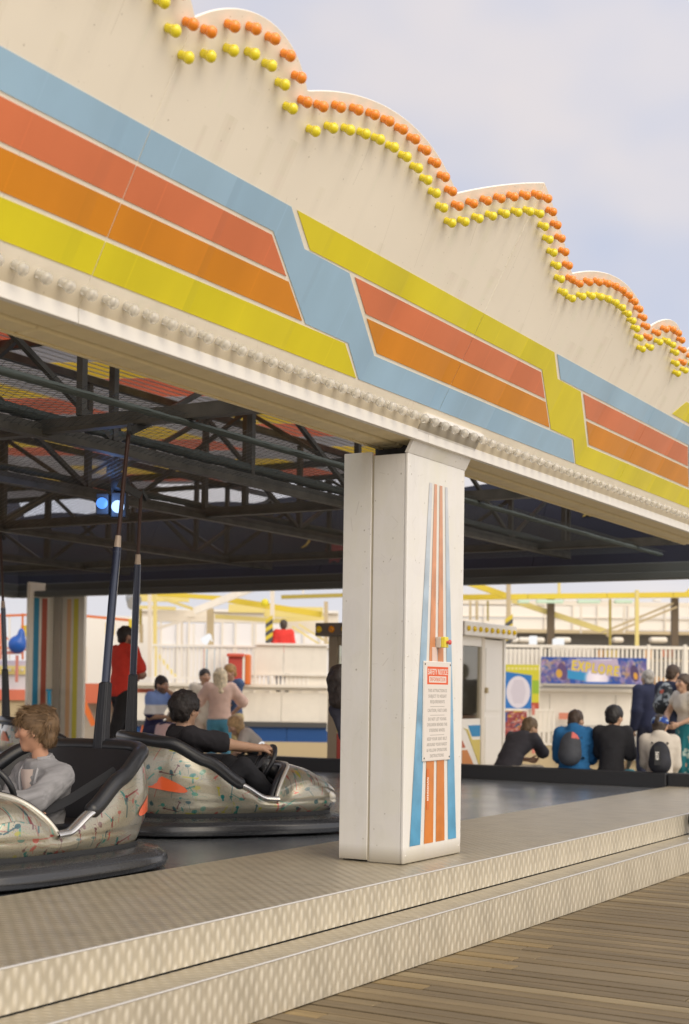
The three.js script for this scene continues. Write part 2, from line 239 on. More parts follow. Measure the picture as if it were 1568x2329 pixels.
    put([[-4.05 + B, 0.44], [-1.7 + B, 0.44], [-1.475 + B, 0.3], [-3.825 + B, 0.3]], smat.orange);
  }
  { // right-hand set beyond the third step
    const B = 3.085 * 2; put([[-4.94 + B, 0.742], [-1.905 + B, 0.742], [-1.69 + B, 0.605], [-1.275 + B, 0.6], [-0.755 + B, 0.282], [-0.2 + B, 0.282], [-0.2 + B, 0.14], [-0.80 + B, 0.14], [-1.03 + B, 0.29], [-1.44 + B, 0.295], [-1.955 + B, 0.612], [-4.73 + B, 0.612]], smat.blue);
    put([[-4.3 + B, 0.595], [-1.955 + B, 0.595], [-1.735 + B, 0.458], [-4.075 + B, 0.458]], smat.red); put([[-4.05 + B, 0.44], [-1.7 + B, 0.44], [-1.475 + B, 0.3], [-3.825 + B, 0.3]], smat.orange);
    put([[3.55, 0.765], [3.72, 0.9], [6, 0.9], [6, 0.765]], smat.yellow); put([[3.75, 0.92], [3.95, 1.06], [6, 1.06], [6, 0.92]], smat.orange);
  }
  // lamp caps
  const cap = merge([ball(0, 0, 0.046, 0.0245, 0.0245, 0.022, 12), new THREE.CylinderGeometry(0.0165, 0.018, 0.034, 10).rotateX(Math.PI / 2).translate(0, 0, 0.018), new THREE.TorusGeometry(0.0185, 0.003, 6, 12).translate(0, 0, 0.031)]);
  cap.applyMatrix4(tilt);
  const om = phy([0.9, 0.27, 0.015], 0.2, 0, { clearcoat: 0.6, clearcoatRoughness: 0.1 }), ym = phy([0.86, 0.74, 0.02], 0.2, 0, { clearcoat: 0.6, clearcoatRoughness: 0.1 }), cm = phy([0.93, 0.9, 0.83], 0.15, 0, { clearcoat: 0.7, clearcoatRoughness: 0.05, transmission: 0.6, thickness: 0.01, ior: 1.3 });
  const capAt = (x, v, m) => { const p = V(x, v, 0).applyMatrix4(tilt); const b = part('lamp_cap', cap, m, fa); b.position.copy(p); if (m === cm) b.scale.setScalar(1.08); };
  for (const [off, m] of [[0.052, om], [0.142, ym]]) { // follow the scalloped edge at a distance, one cap every 12 cm
    const pts = []; for (let i = 2; i < poly.length - 2; i++) { const dx = poly[i + 1][0] - poly[i - 1][0], dy = poly[i + 1][1] - poly[i - 1][1], l = Math.hypot(dx, dy), x = poly[i][0] + (dy / l) * off, y = poly[i][1] - (dx / l) * off; if (x > -4 && x < 6.15 && dist(x, y) > off * 0.985) pts.push([x, y]); }
    pts.sort((a, b) => a[0] - b[0]); let acc = 0.06, last = pts[0];
    for (const p of pts) { const s = Math.hypot(p[0] - last[0], p[1] - last[1]); acc += s; last = p; if (acc >= 0.121) { capAt(p[0], p[1], m); acc = 0; } }
  }
  for (let x = -3.7; x < 6.15; x += 0.13) capAt(x, 0.073, cm);
  // white trim and soffit (untilted, under the sheet)
  const tr = []; for (let i = 0; i + 1 < edges.length; i++) { const a = edges[i] + 0.002, b = edges[i + 1] - 0.002; part('trim_rail', bx(a, -0.062, -0.03, b, 0.0, 0.004, 0.004), M.whiteClean, fa);
    part('soffit_panel', bx(a, -0.058, -0.165, b, -0.045, -0.034), M.beige, fa); part('soffit_beam', [bx(a, -0.062, -0.345, b, 0.06, -0.2, 0.02), bx(a, -0.066, -0.365, b, -0.052, -0.338, 0.003)], M.beige, fa); part('soffit_groove', bx(a, -0.03, -0.2, b, 0.0, -0.165), M.dark, fa); }
  // back framing of the sheet
  const st = []; for (let x = -5.9; x < 6.2; x += 1.01) { const g = bx(-0.03, 0.02, -0.12, 0.03, 1.1, -0.02); g.applyMatrix4(tilt); g.translate(x, 0, 0); st.push(g); } part('back_frame', st, M.steel, fa);
}
// the far fascias, seen from behind: dark painted sheet over the far edges of the rink
{
  const navy = std([0.01, 0.012, 0.032], 0.75, 0, { map: rep(mottle, 0.5, 0.5) }), lip = std([0.09, 0.1, 0.1], 0.6);
  const mk = (label, len) => { const t = thing('canopy_fascia', label, 'canopy front'); return t; };
  const sheet = (n, L) => { const pts = [[0, 0], [L, 0]]; for (let k = 0; k <= 120; k++) { const x = L - (L * k) / 120; pts.push([x, n === 99 ? 1.75 : 1.3 + 0.07 * Math.abs(Math.sin((x / 1.43) * Math.PI))]); } const g = extr(pts, 0.03); boxUV(g); return g; };
  const e = mk('dark inner side of the canopy front above the right end of the rink');
  e.position.set(8.62, 2.86, 0.1); e.rotation.y = Math.PI / 2; // local x runs towards -z
  { const N = 4, L = 12.1 / N; for (let i = 0; i < N; i++) { const g = sheet(i, L - 0.006); g.rotateX(TILT); g.translate(i * L, 0, 0); part('fascia_panel', g, navy, e); } part('bottom_rail', [bx(0, -0.1, -0.06, 11.3, 0.06, 0.05, 0.01), bx(0, -0.15, -0.3, 11.3, -0.07, -0.1, 0.01)], lip, e); }
  const s = mk('dark inner side of the canopy front above the back of the rink');
  s.position.set(8.6, 2.86, -11.2); s.rotation.y = Math.PI; { const N = 6, L = 18 / N; for (let i = 0; i < N; i++) { const g = sheet(99, L - 0.006); g.rotateX(TILT); g.translate(i * L, 0, 0); g.translate(-0.8, 0, 0); part('fascia_panel', g, navy, s); } part('bottom_rail', [bx(0, -0.1, -0.06, 18, 0.06, 0.05, 0.01), bx(0, -0.15, -0.3, 18, -0.07, -0.1, 0.01)], lip, s); }
  // moon, stars and a red sunburst painted inside: thin cut-outs on the sheet
  const gold = std([0.42, 0.3, 0.06], 0.6), rd = std([0.2, 0.03, 0.03], 0.6);
  const star = (r0, r1, n = 5) => { const p = []; for (let i = 0; i < 2 * n; i++) { const a = (i / n) * Math.PI + Math.PI / 2, r = i % 2 ? r1 : r0; p.push([Math.cos(a) * r, Math.sin(a) * r]); } return extr(p, 0.004); };
  const moon = () => { const p = []; for (let i = 0; i <= 16; i++) { const a = rad(100) + (rad(160) * i) / 16; p.push([Math.cos(a) * 0.13, Math.sin(a) * 0.13]); } for (let i = 16; i >= 0; i--) { const a = rad(112) + (rad(136) * i) / 16; p.push([Math.cos(a) * 0.12 + 0.035, Math.sin(a) * 0.115]); } return extr(p, 0.004); };
  const on = (name, geo, m, z, v) => { const g = geo.translate(-z + 0.1, v, -0.012); g.rotateX(TILT); part(name, g, m, e); };
  on('painted_star', star(0.09, 0.04), gold, -2.35, 0.83); on('painted_star', star(0.08, 0.03), gold, -0.75, 0.75); on('painted_moon', moon(), gold, -6.35, 0.62); on('painted_sunburst', star(0.2, 0.14, 9), rd, -5.75, 0.42);
  on('painted_star', star(0.06, 0.025), gold, -7.7, 0.35); on('painted_moon', moon(), gold, -0.25, 0.5);
}
// ================= ROOF, TRUSSES, NET =================
{
  const rib = dataTex(64, 8, (u) => 0.5 + 0.5 * Math.cos(u * 2 * Math.PI)); const rb = rep(rib, 1 / 0.11, 1);
  const rm = {}; for (const [k, c] of Object.entries({ grey: [0.3, 0.28, 0.275], yellow: [0.72, 0.46, 0.02], red: [0.62, 0.12, 0.05] })) rm[k] = phy(c, 1, 0, { map: rep(mottle, 0.3, 0.3), bumpMap: rb, bumpScale: 0.012, transmission: 0.8, thickness: 0 });
  const ro = thing('ride_roof', 'ribbed canopy roof painted with yellow and red wedges over the rink', 'roof');
  const y0 = 4.2, r = rng(5);
  const sl = (pts, m) => { const g = extr(pts.map((p) => [p[1], p[0]]), 0.02); g.rotateX(-Math.PI / 2); g.rotateY(Math.PI / 2); boxUV(g); const u = g.attributes.uv; for (let i = 0; i < u.count; i++) u.setXY(i, u.getY(i), u.getX(i)); g.translate(0, y0, 0); part('roof_panel', g, m, ro); };
  // bays across, each with a plain strip and a strip of slanting wedges; points are [x, z]
  const quad = (x0, x1, z0, z1, s0, s1, m) => { const g = new THREE.BufferGeometry(); const P = [[x0, z0], [x1, z0], [x1 + s1, z1], [x0 + s0, z1]]; const pos = [], uv = []; for (const y of [y0]) for (const p of P) { pos.push(p[0], y, p[1]); uv.push(p[1], p[0]); } g.setAttribute('position', new THREE.Float32BufferAttribute(pos, 3)); g.setAttribute('uv', new THREE.Float32BufferAttribute(uv, 2)); g.setIndex([0, 1, 2, 0, 2, 3]); const q = g.toNonIndexed(); q.computeVertexNormals(); part('roof_panel', q, m, ro); };
  const bays = [[-0.46, -2.9], [-2.9, -4.66], [-4.66, -5.55], [-5.55, -6.5], [-6.5, -7.15], [-7.15, -8.4], [-8.4, -9.0], [-9.0, -10.2], [-10.2, -11.5]];
  bays.forEach(([za, zb], i) => { if (i % 2 === 0) { for (let x = -9; x < 8.4; x += 3.5) quad(x, Math.min(8.5, x + 3.498), za, zb, 0, 0, rm.grey); return; }
    const L = zb - za; let k = 0; for (let x = -9; x < 8.6; ) { const w = 0.62 + r() * 0.3, sl0 = L * 0.42; quad(x, Math.min(8.7, x + w - 0.002), za - 0.002, zb + 0.002, sl0, sl0, k % 3 === 2 ? rm.grey : k % 3 ? rm.red : rm.yellow); x += w; k++; } });
  // purlins
  const pu = []; for (let x = -8.1; x < 8.6; x += 3.1) pu.push(x); for (const x of pu) part('purlin', bar([x, y0 - 0.05, -0.5], [x, y0 - 0.05, -11.4], 0.05, 0.08), M.steel, ro);
}
{
  const Y0 = 3.03, Y1 = 3.98, lat = std([0.13, 0.125, 0.11], 0.5, 0.3, { map: rep(mottle, 1, 1) });
  const truss = (label, a, b, n, flip) => { const A = V(...a), B = V(...b), t = thing('roof_truss', label, 'truss', a, 0, 'steel trusses under the canopy roof'); const D = B.clone().sub(A), at = (k, y) => V(D.x * k, y, D.z * k);
    part('bottom_chord', bar(at(0, 0), at(1, 0), 0.075, 0.085), lat, t); part('top_chord', bar(at(0, Y1 - Y0), at(1, Y1 - Y0), 0.06, 0.06), M.steel, t);
    for (let i = 0; i <= n; i++) part('strut', bar(at(i / n, 0.05), at(i / n, Y1 - Y0 - 0.04), 0.048), lat, t);
    for (let i = 0; i < n; i++) { const up = (i + flip) % 2; part('brace', bar(at((i + 0.02) / n, up ? 0.06 : Y1 - Y0 - 0.05), at((i + 0.98) / n, up ? Y1 - Y0 - 0.05 : 0.06), 0.036), lat, t); }
    return t; };
  truss('steel truss running along the rink nearest the canopy front', [-8, Y0, -2.4], [8.5, Y0, -2.4], 10, 0); truss('steel truss running along the rink, second from the front', [-8, Y0, -4.05], [8.5, Y0, -4.05], 10, 1); truss('steel truss running along the rink, third from the front', [-8, Y0, -6.6], [8.5, Y0, -6.6], 10, 0); truss('steel truss running along the rink, farthest from the front', [-8, Y0, -9], [8.5, Y0, -9], 10, 1);
  truss('steel cross truss left of the white column, above the cars', [-0.45, Y0 + 0.02, -0.55], [-0.45, Y0 + 0.02, -11.2], 7, 1); truss('steel cross truss over the middle of the rink behind the column', [3.55, Y0 + 0.02, -0.55], [3.55, Y0 + 0.02, -11.2], 7, 0); truss('steel cross truss over the right end of the rink', [7.55, Y0 + 0.02, -0.55], [7.55, Y0 + 0.02, -11.2], 7, 1);
  // power net above the cars
  const wires = [], net = thing('ceiling_net', 'wire net stretched below the roof trusses over the rink', 'net');
  const x0 = -3.5, x1 = 8.5, z0 = -1.2, z1 = -11, yn = Y0 + 0.0, pit = 0.062;
  for (const sgn of [1, -1]) for (let c = x0 - 10.5; c < x1 + 10.5; c += pit) { let pts = []; // lines x = c + sgn*(z - z1)*0.7 clipped to the field
    const f = (z) => c + sgn * (z - z1) * 0.7; let za = z1, zb = z0; const inv = (x) => z1 + (x - c) / (sgn * 0.7); const t0 = inv(x0), t1 = inv(x1); za = Math.max(za, Math.min(t0, t1)); zb = Math.min(zb, Math.max(t0, t1)); if (zb - za < 0.05) continue;
    const a = V(f(za), yn, za), b = V(f(zb), yn, zb), d = b.clone().sub(a).normalize(), s = V(-d.z, 0, d.x).multiplyScalar(0.0015), u = V(0, 0.002, 0); const q = [a.clone().add(s), a.clone().sub(s), a.clone().add(u), b.clone().add(s), b.clone().sub(s), b.clone().add(u)]; for (const i of [0, 3, 1, 1, 3, 4, 0, 2, 3, 2, 5, 3, 1, 4, 2, 2, 4, 5]) wires.push(q[i].x, q[i].y, q[i].z); }
  const g = new THREE.BufferGeometry(); g.setAttribute('position', new THREE.Float32BufferAttribute(wires, 3)); g.computeVertexNormals(); const nm = part('wire_mesh', g, std([0.035, 0.042, 0.042], 0.5, 0.3), net); nm.userData.kind = 'stuff';
  const roll = (name, label, z, x0, x1, r0, y) => { const r = rng(17 + Math.round(z * 10)), n = 90, gg = grid((u, v) => { const x = x0 + (x1 - x0) * u, a = v * 2 * Math.PI, k = r0 * (0.55 + 0.75 * fbm(x * 3.1, Math.cos(a) * 1.3 + 2, Math.sin(a) * 1.3 + z, 4) + 0.35 * (fbm(x * 30, a * 0.6, 3, 2) - 0.5)); return [x, y + Math.sin(a) * k * 0.8, z + Math.cos(a) * k, u * 20, v]; }, 260, 12); return top(name, gg, std([0.075, 0.095, 0.095], 0.8, 0.1), label, 'rolled net'); };
  roll('rolled_net', 'grey net rolled up along the second truss beam', -2.42, -6, 8.4, 0.048, Y0 + 0.1); roll('rolled_net', 'thin gathered edge of the net nearest the canopy front', -1.24, -6, 8.4, 0.028, 2.985); roll('rolled_net', 'rolled net bunched on the cross beam left of the column', -4.12, -6, 8.4, 0.04, Y0 + 0.1);
}
// ================= COLUMN =================
function taperStripe(x0, x1, t0, t1, y0, y1, z, col, fadeTo) { // stripe on a face looking to +z, fading towards its top
  const n = 24, pos = [], c = [], uv = [], idx = []; for (let i = 0; i <= n; i++) { const k = i / n, y = y0 + (y1 - y0) * k, f = Math.pow(k, 1.3) * fadeTo; for (const x of [x0 + (t0 - x0) * k, x1 + (t1 - x1) * k]) { pos.push(x, y, z); uv.push(x, y); for (let q = 0; q < 3; q++) c.push(col[q] + ([0.74, 0.71, 0.7][q] - col[q]) * f); } if (i < n) { const a = i * 2; idx.push(a, a + 1, a + 3, a, a + 3, a + 2); } }
  const g = new THREE.BufferGeometry(); g.setAttribute('position', new THREE.Float32BufferAttribute(pos, 3)); g.setAttribute('uv', new THREE.Float32BufferAttribute(uv, 2)); g.setAttribute('color', new THREE.Float32BufferAttribute(c, 3)); g.setIndex(idx); g.computeVertexNormals(); return g;
}
{
  const colDirt = canvasTex(512, 1024, (g, a, b) => { g.fillStyle = '#fafafa'; g.fillRect(0, 0, a, b); const r = rng(31); for (let i = 0; i < 420; i++) { const x = r() * a, y = r() * b; g.fillStyle = `rgba(150,135,105,${r() * 0.016})`; g.beginPath(); g.ellipse(x, y, 6 + r() * 60, 10 + r() * 120, 0, 0, 7); g.fill(); } for (let i = 0; i < 90; i++) { g.strokeStyle = `rgba(110,100,85,${0.04 + r() * 0.12})`; g.lineWidth = 0.6 + r() * 1.4; const x = r() * a, y = r() * b; g.beginPath(); g.moveTo(x, y); g.lineTo(x + (r() - 0.5) * 40, y + (r() - 0.3) * 50); g.stroke(); } for (let i = 0; i < 130; i++) { g.fillStyle = `rgba(95,85,65,${0.1 + r() * 0.3})`; g.beginPath(); g.arc(r() * a, r() * b, 0.5 + r() * 2, 0, 7); g.fill(); } const gr = g.createLinearGradient(0, b * 0.96, 0, b); gr.addColorStop(0, 'rgba(120,105,75,0)'); gr.addColorStop(1, 'rgba(110,95,65,.5)'); g.fillStyle = gr; g.fillRect(0, b * 0.96, a, b * 0.04); }, true);
  const H = 2.79, w = 0.75, t = thing('canopy_column', 'white boxed canopy column with tapering blue and orange stripes', 'column', [0, DECK, 0]), h = H - DECK;
  const paint = std([0.77, 0.755, 0.735], 0.42, 0, { map: rep(colDirt, 0.9, 0.4) });
  part('front_panel', bx(0, 0.004, -0.02, w, h, 0, 0.006), paint, t);
  part('side_panel', bx(0.003, 0.004, -0.226, 0.02, h - 0.004, -0.021, 0.004), paint, t);
  part('side_panel', bx(0.003, 0.012, -0.43, 0.02, h + 0.02, -0.24, 0.004), paint, t);
  part('side_seam', [bx(0.01, 0.004, -0.239, 0.03, h, -0.227), ...[0.1, 0.5, 0.9, 1.3, 1.7, 2.1].map((y) => ball(0.01, y, -0.233, 0.005, 0.005, 0.005, 8))], std([0.5, 0.45, 0.34], 0.5, 0.2), t);
  part('side_panel', bx(w - 0.02, 0.004, -0.43, w - 0.003, h, -0.021, 0.004), paint, t); part('back_panel', bx(0.021, 0.004, -0.43, w - 0.021, h, -0.41), paint, t);
  part('inner_post', bx(0.2, h - 0.1, -0.33, 0.5, h + 0.25, -0.1), M.dark, t);
  const sm = new THREE.MeshStandardMaterial({ vertexColors: true, roughness: 0.4, map: rep(mottle, 1.2, 1.2) }); sm.color.setRGB(1.35, 1.35, 1.35);
  const BL = [0.09, 0.36, 0.6], OR = [0.66, 0.21, 0.03], y0 = 0.1, y1 = h - 0.14, f = (a) => a * w;
  for (const [a, b, c, d, col, fd] of [[0.1, 0.275, 0.36, 0.41, BL, 0.85], [0.34, 0.497, 0.445, 0.492, OR, 0.3], [0.545, 0.7, 0.538, 0.585, OR, 0.3], [0.765, 0.91, 0.635, 0.68, BL, 0.85]]) part('stripe', taperStripe(f(a), f(b), f(c), f(d), y0, y1, 0.0025, col, fd), sm, t);
  // flared cap under the canopy edge
  const cap = grid((u, v) => [-0.006 + u * (w + 0.012), h + v * 0.195, 0.002 + v * 0.1], 1, 1); const capS = extr([[0.002, h - 0.002], [0.105, h + 0.195], [0.085, h + 0.2], [-0.02, h]], w + 0.01); capS.rotateY(-Math.PI / 2); capS.translate(w + 0.005, 0, 0); // profile in (z, y)
  part('cap_bracket', boxUV(capS), paint, t); part('cap_lip', bx(-0.005, h + 0.19, 0.092, w + 0.005, h + 0.215, 0.125, 0.004), M.whiteClean, t);
  // upright lettering beside the lower stripe
  const lt = canvasTex(64, 512, (g, a, b) => { g.fillStyle = '#cf6f33'; g.fillRect(0, 0, a, b); g.translate(46, 256); g.rotate(-Math.PI / 2); g.fillStyle = '#eee8de'; g.font = 'bold 60px sans-serif'; g.textAlign = 'center'; g.fillText('MERIDIAN', 0, 4, 480); });
  const lg = new THREE.PlaneGeometry(0.032, 0.24); lg.translate(0.292, 0.42, 0.005); part('lettering', lg, std([1, 1, 1], 0.5, 0, { map: lt }), t);
  for (const [px, py] of [[0.03, 0.05], [0.72, 0.05], [0.03, 1.2], [0.72, 1.2], [0.03, 2.3], [0.72, 2.3], [0.72, 0.6], [0.72, 1.75]]) part('rivet', ball(px, py, 0.0, 0.007, 0.007, 0.003, 8), M.nosing, t);
  // safety board
  const sgn = thing('safety_sign', 'white safety notice board with orange heading on the striped column', 'sign', [0.39, DECK + 0.585, 0.004]);
  const st = canvasTex(512, 840, (g, a, b) => { g.fillStyle = '#e9e4df'; g.fillRect(0, 0, a, b); g.fillStyle = '#e8602e'; g.fillRect(56, 40, 400, 152); g.fillStyle = '#ece6e0'; g.font = 'bold 68px sans-serif'; g.textAlign = 'center'; g.fillText('SAFETY NOTICE', 256, 108, 380); g.fillRect(92, 122, 328, 54); g.fillStyle = '#d9683f'; g.font = 'bold 48px sans-serif'; g.fillText('INFORMATION', 256, 166, 300);
    g.fillStyle = '#a19c95'; g.font = 'bold 37px sans-serif'; const L = ['THIS ATTRACTION IS', 'SUBJECT TO HEIGHT', 'REQUIREMENTS', '-', 'CAUTION, FAST CARS', '-', 'DO NOT LET YOUNG', 'CHILDREN BEHIND THE', 'STEERING WHEEL', '-', 'KEEP YOUR SEAT BELT', 'AROUND YOUR WAIST', '& FOLLOW OPERATORS', 'INSTRUCTIONS']; let y = 258; for (const s of L) { if (s === '-') { g.fillRect(120, y - 22, 272, 4); y += 26; } else { g.fillText(s, 256, y, 390); y += 48; } } });
  part('board', bx(-0.18, 0, 0, 0.18, 0.59, 0.006, 0.002), M.whiteClean, sgn); const pg = new THREE.PlaneGeometry(0.352, 0.582); pg.translate(0, 0.295, 0.0075); part('printed_face', pg, std([0.86, 0.84, 0.82], 0.5, 0, { map: st }), sgn);
  for (const [x, y] of [[-0.165, 0.018], [0.165, 0.018], [-0.165, 0.572], [0.165, 0.572]]) part('screw', ball(x, y, 0.008, 0.006, 0.006, 0.003, 8), M.steel, sgn);
  // emergency stop
  const eb = thing('stop_button', 'small yellow and grey emergency stop box with red mushroom button', 'button', [0.4, DECK + 1.29, 0.003]); eb.scale.setScalar(0.72);
  part('box_base', bx(-0.035, -0.045, 0, 0.035, 0.045, 0.045, 0.005), std([0.6, 0.57, 0.5], 0.5), eb); part('box_lid', bx(-0.034, -0.044, 0.046, 0.034, 0.044, 0.085, 0.006), std([0.75, 0.66, 0.06], 0.4), eb);
  part('button', [rod([0, 0, 0.085], [0, 0, 0.1], 0.012), ball(0, 0, 0.112, 0.022, 0.022, 0.014)], std([0.6, 0.09, 0.08], 0.35), eb);
  const es = thing('small_label', 'little pale sticker below the emergency stop box', 'sticker', [0.36, DECK + 1.15, 0.0035]); part('sticker', bx(-0.035, 0, 0, 0.03, 0.11, 0.002), std([0.72, 0.55, 0.48], 0.5), es);
}
// a corner column seen at the far end of the rink
{
  const w0 = W(125, 1690, 21.3), t = thing('canopy_column', 'L-shaped white corner column with blue, red, orange and yellow stripes', 'column', [8.85, DECK, -10.6]); const h = 2.5;
  const paint = std([0.86, 0.83, 0.76], 0.5, 0, { map: rep(streak, 0.45, 0.3) });
  // two leaves: one along z on the right, one along x on the left
  part('side_panel', bx(-0.06, 0, 0.12, 0, h, 0.55, 0.01), paint, t); part('side_panel', bx(-0.62, 0, -0.06, -0.1, h, 0, 0.01), paint, t); part('inner_corner', [bx(-0.1, 0, 0.0, -0.05, h, 0.12), bx(-0.1, 0, -0.05, 0, h, 0.0)], std([0.5, 0.47, 0.4], 0.6), t);  // inner corner carries the recess shade as a darker colour
  const st = (x0, x1, c, z) => { part('stripe', bx(x0, 0.02, 0.001, x1, h - 0.22, 0.004), std(c, 0.5), t); };
  st(-0.53, -0.42, [0.02, 0.25, 0.42], 0); st(-0.36, -0.25, [0.45, 0.1, 0.06], 0);
  part('stripe', bx(-0.0635, 0.02, 0.22, -0.0605, h - 0.22, 0.3), std([0.8, 0.5, 0.26], 0.5), t); part('stripe', bx(-0.0635, 0.02, 0.35, -0.0605, h - 0.22, 0.44), std([0.68, 0.6, 0.07], 0.5), t);
  const sc = thing('kick_scooter', 'bright blue folded scooter standing against the corner column', 'scooter', [8.5, DECK, -10.4], 0.6); const bl = std([0.03, 0.36, 0.6], 0.35, 0.2);
  part('stem', rod([0, 0.08, 0], [0, 0.92, -0.03], 0.028, 0.03), bl, sc); part('handlebar', rod([-0.2, 0.93, -0.03], [0.2, 0.93, -0.03], 0.017), bl, sc); part('deck', bx(-0.06, 0.08, 0, 0.06, 0.1, 0.5, 0.01), M.dark, sc); for (const z of [-0.03, 0.52]) part('wheel', new THREE.TorusGeometry(0.05, 0.018, 8, 18).rotateY(Math.PI / 2).translate(0, 0.068, z), M.rubber, sc);
}
// blue spotlight clamped to the trusses: a lit lamp
{
  const p = W(252, 1147, 11.2), sp = thing('stage_spotlight', 'lit blue twin spotlight hanging from the truss beside the dodgem pole', 'lamp', [p.x, p.y, p.z], BGTURN);
  part('housing', [bx(-0.12, -0.08, -0.16, -0.02, 0.09, -0.02, 0.01), bx(0.0, -0.1, -0.16, 0.12, 0.1, -0.02, 0.01)], M.dark, sp); part('bracket', [bar([0, 0.1, -0.08], [0, 0.3, -0.08], 0.02), ball(0.06, 0.18, -0.1, 0.08)], M.dark, sp);
  const lens = new THREE.MeshStandardMaterial({ color: 0x0a1a40, emissive: new THREE.Color().setRGB(0.1, 0.32, 1), emissiveIntensity: 1.3, roughness: 0.2 }), lens2 = new THREE.MeshStandardMaterial({ color: 0x203050, emissive: new THREE.Color().setRGB(0.5, 0.7, 1), emissiveIntensity: 1.3, roughness: 0.2 });
  part('lamp_lens', rod([-0.07, 0.01, -0.03], [-0.07, 0.01, -0.008], 0.045, 0.045, 20), lens, sp); part('lamp_lens', rod([0.055, -0.015, -0.03], [0.055, -0.015, -0.008], 0.05, 0.05, 20), lens2, sp);
  const l = new THREE.PointLight(new THREE.Color(0.2, 0.42, 1), 0.3, 8); l.position.set(0, 0, 0.08); l.shadow.radius = 4; l.castShadow = true; sp.add(l);
}
// ================= DODGEM CARS =================
const splat = (seed) => canvasTex(1024, 256, (g, w, h) => { const r = rng(seed); g.fillStyle = '#a6a295'; g.fillRect(0, 0, w, h);
  for (let i = 0; i < 16000; i++) { const q = r(); g.fillStyle = q < 0.35 ? `rgba(70,66,56,${0.15 + r() * 0.3})` : q < 0.75 ? `rgba(205,200,185,${0.15 + r() * 0.3})` : q < 0.87 ? 'rgba(120,130,60,.25)' : 'rgba(140,80,70,.2)'; g.fillRect(r() * w, r() * h, 1 + r() * 2, 1 + r() * 2); }
  const cols = ['#0f6f72', '#0f6f72', '#7c2a2c', '#b03a34', '#a8a62a', '#1a4a58', '#2f8a80', '#5a3038'];
  for (let i = 0; i < 62; i++) { const x = r() * w, y = r() * h, c = cols[Math.floor(r() * cols.length)]; g.fillStyle = g.strokeStyle = c; g.globalAlpha = 0.35 + r() * 0.5; g.lineCap = 'round'; const a = r() < 0.5 ? Math.PI / 2 + (r() - 0.5) * 0.3 : r() * 6.28, L = 14 + r() * 100; g.lineWidth = 2 + r() * 8; g.beginPath(); g.moveTo(x, y); g.lineTo(x + Math.cos(a) * L, y + Math.sin(a) * L); g.stroke(); g.beginPath(); g.ellipse(x, y, 4 + r() * 12, 4 + r() * 18, r() * 3, 0, 7); g.fill(); for (let k = 0; k < 8; k++) { g.beginPath(); g.arc(x + (r() - 0.5) * 60, y + (r() - 0.5) * 50, 0.6 + r() * 2, 0, 7); g.fill(); } }
  for (let i = 0; i < 70; i++) { g.globalAlpha = 0.35; g.strokeStyle = cols[Math.floor(r() * cols.length)]; g.lineWidth = 0.8 + r(); const x = r() * w, y = r() * h; g.beginPath(); g.moveTo(x, y); g.bezierCurveTo(x + 40, y - 30, x + 60, y + 30, x + 110, y + (r() - 0.5) * 80); g.stroke(); }
}, true);
const CA = 0.53, CB = 0.77, CN = 3.2;
const planX = (z) => CA * Math.pow(Math.max(0, 1 - Math.pow(Math.abs(z) / CB, CN)), 1 / CN);
const lerpTab = (tab, x) => { if (x <= tab[0][0]) return tab[0][1]; for (let i = 0; i + 1 < tab.length; i++) if (x <= tab[i + 1][0]) { let t = (x - tab[i][0]) / (tab[i + 1][0] - tab[i][0]); t = t * t * (3 - 2 * t) * 0.5 + t * 0.5; return tab[i][1] + (tab[i + 1][1] - tab[i][1]) * t; } return tab[tab.length - 1][1]; };
const RIM = [[-0.77, 0.66], [-0.58, 0.635], [-0.32, 0.51], [-0.06, 0.35], [0.12, 0.255], [0.22, 0.25], [0.34, 0.315], [0.46, 0.345], [0.6, 0.33], [0.77, 0.27]];
const TOPC = [[0.15, 0.44], [0.34, 0.475], [0.44, 0.475], [0.52, 0.455], [0.63, 0.4], [0.72, 0.335], [0.77, 0.28]];
const ringAt = (th) => { const c = Math.cos(th), s = Math.sin(th), q = Math.pow(Math.abs(c) ** CN + Math.abs(s) ** CN, -1 / CN); return [CA * c * q, CB * s * q]; }; // th = 90deg is the nose
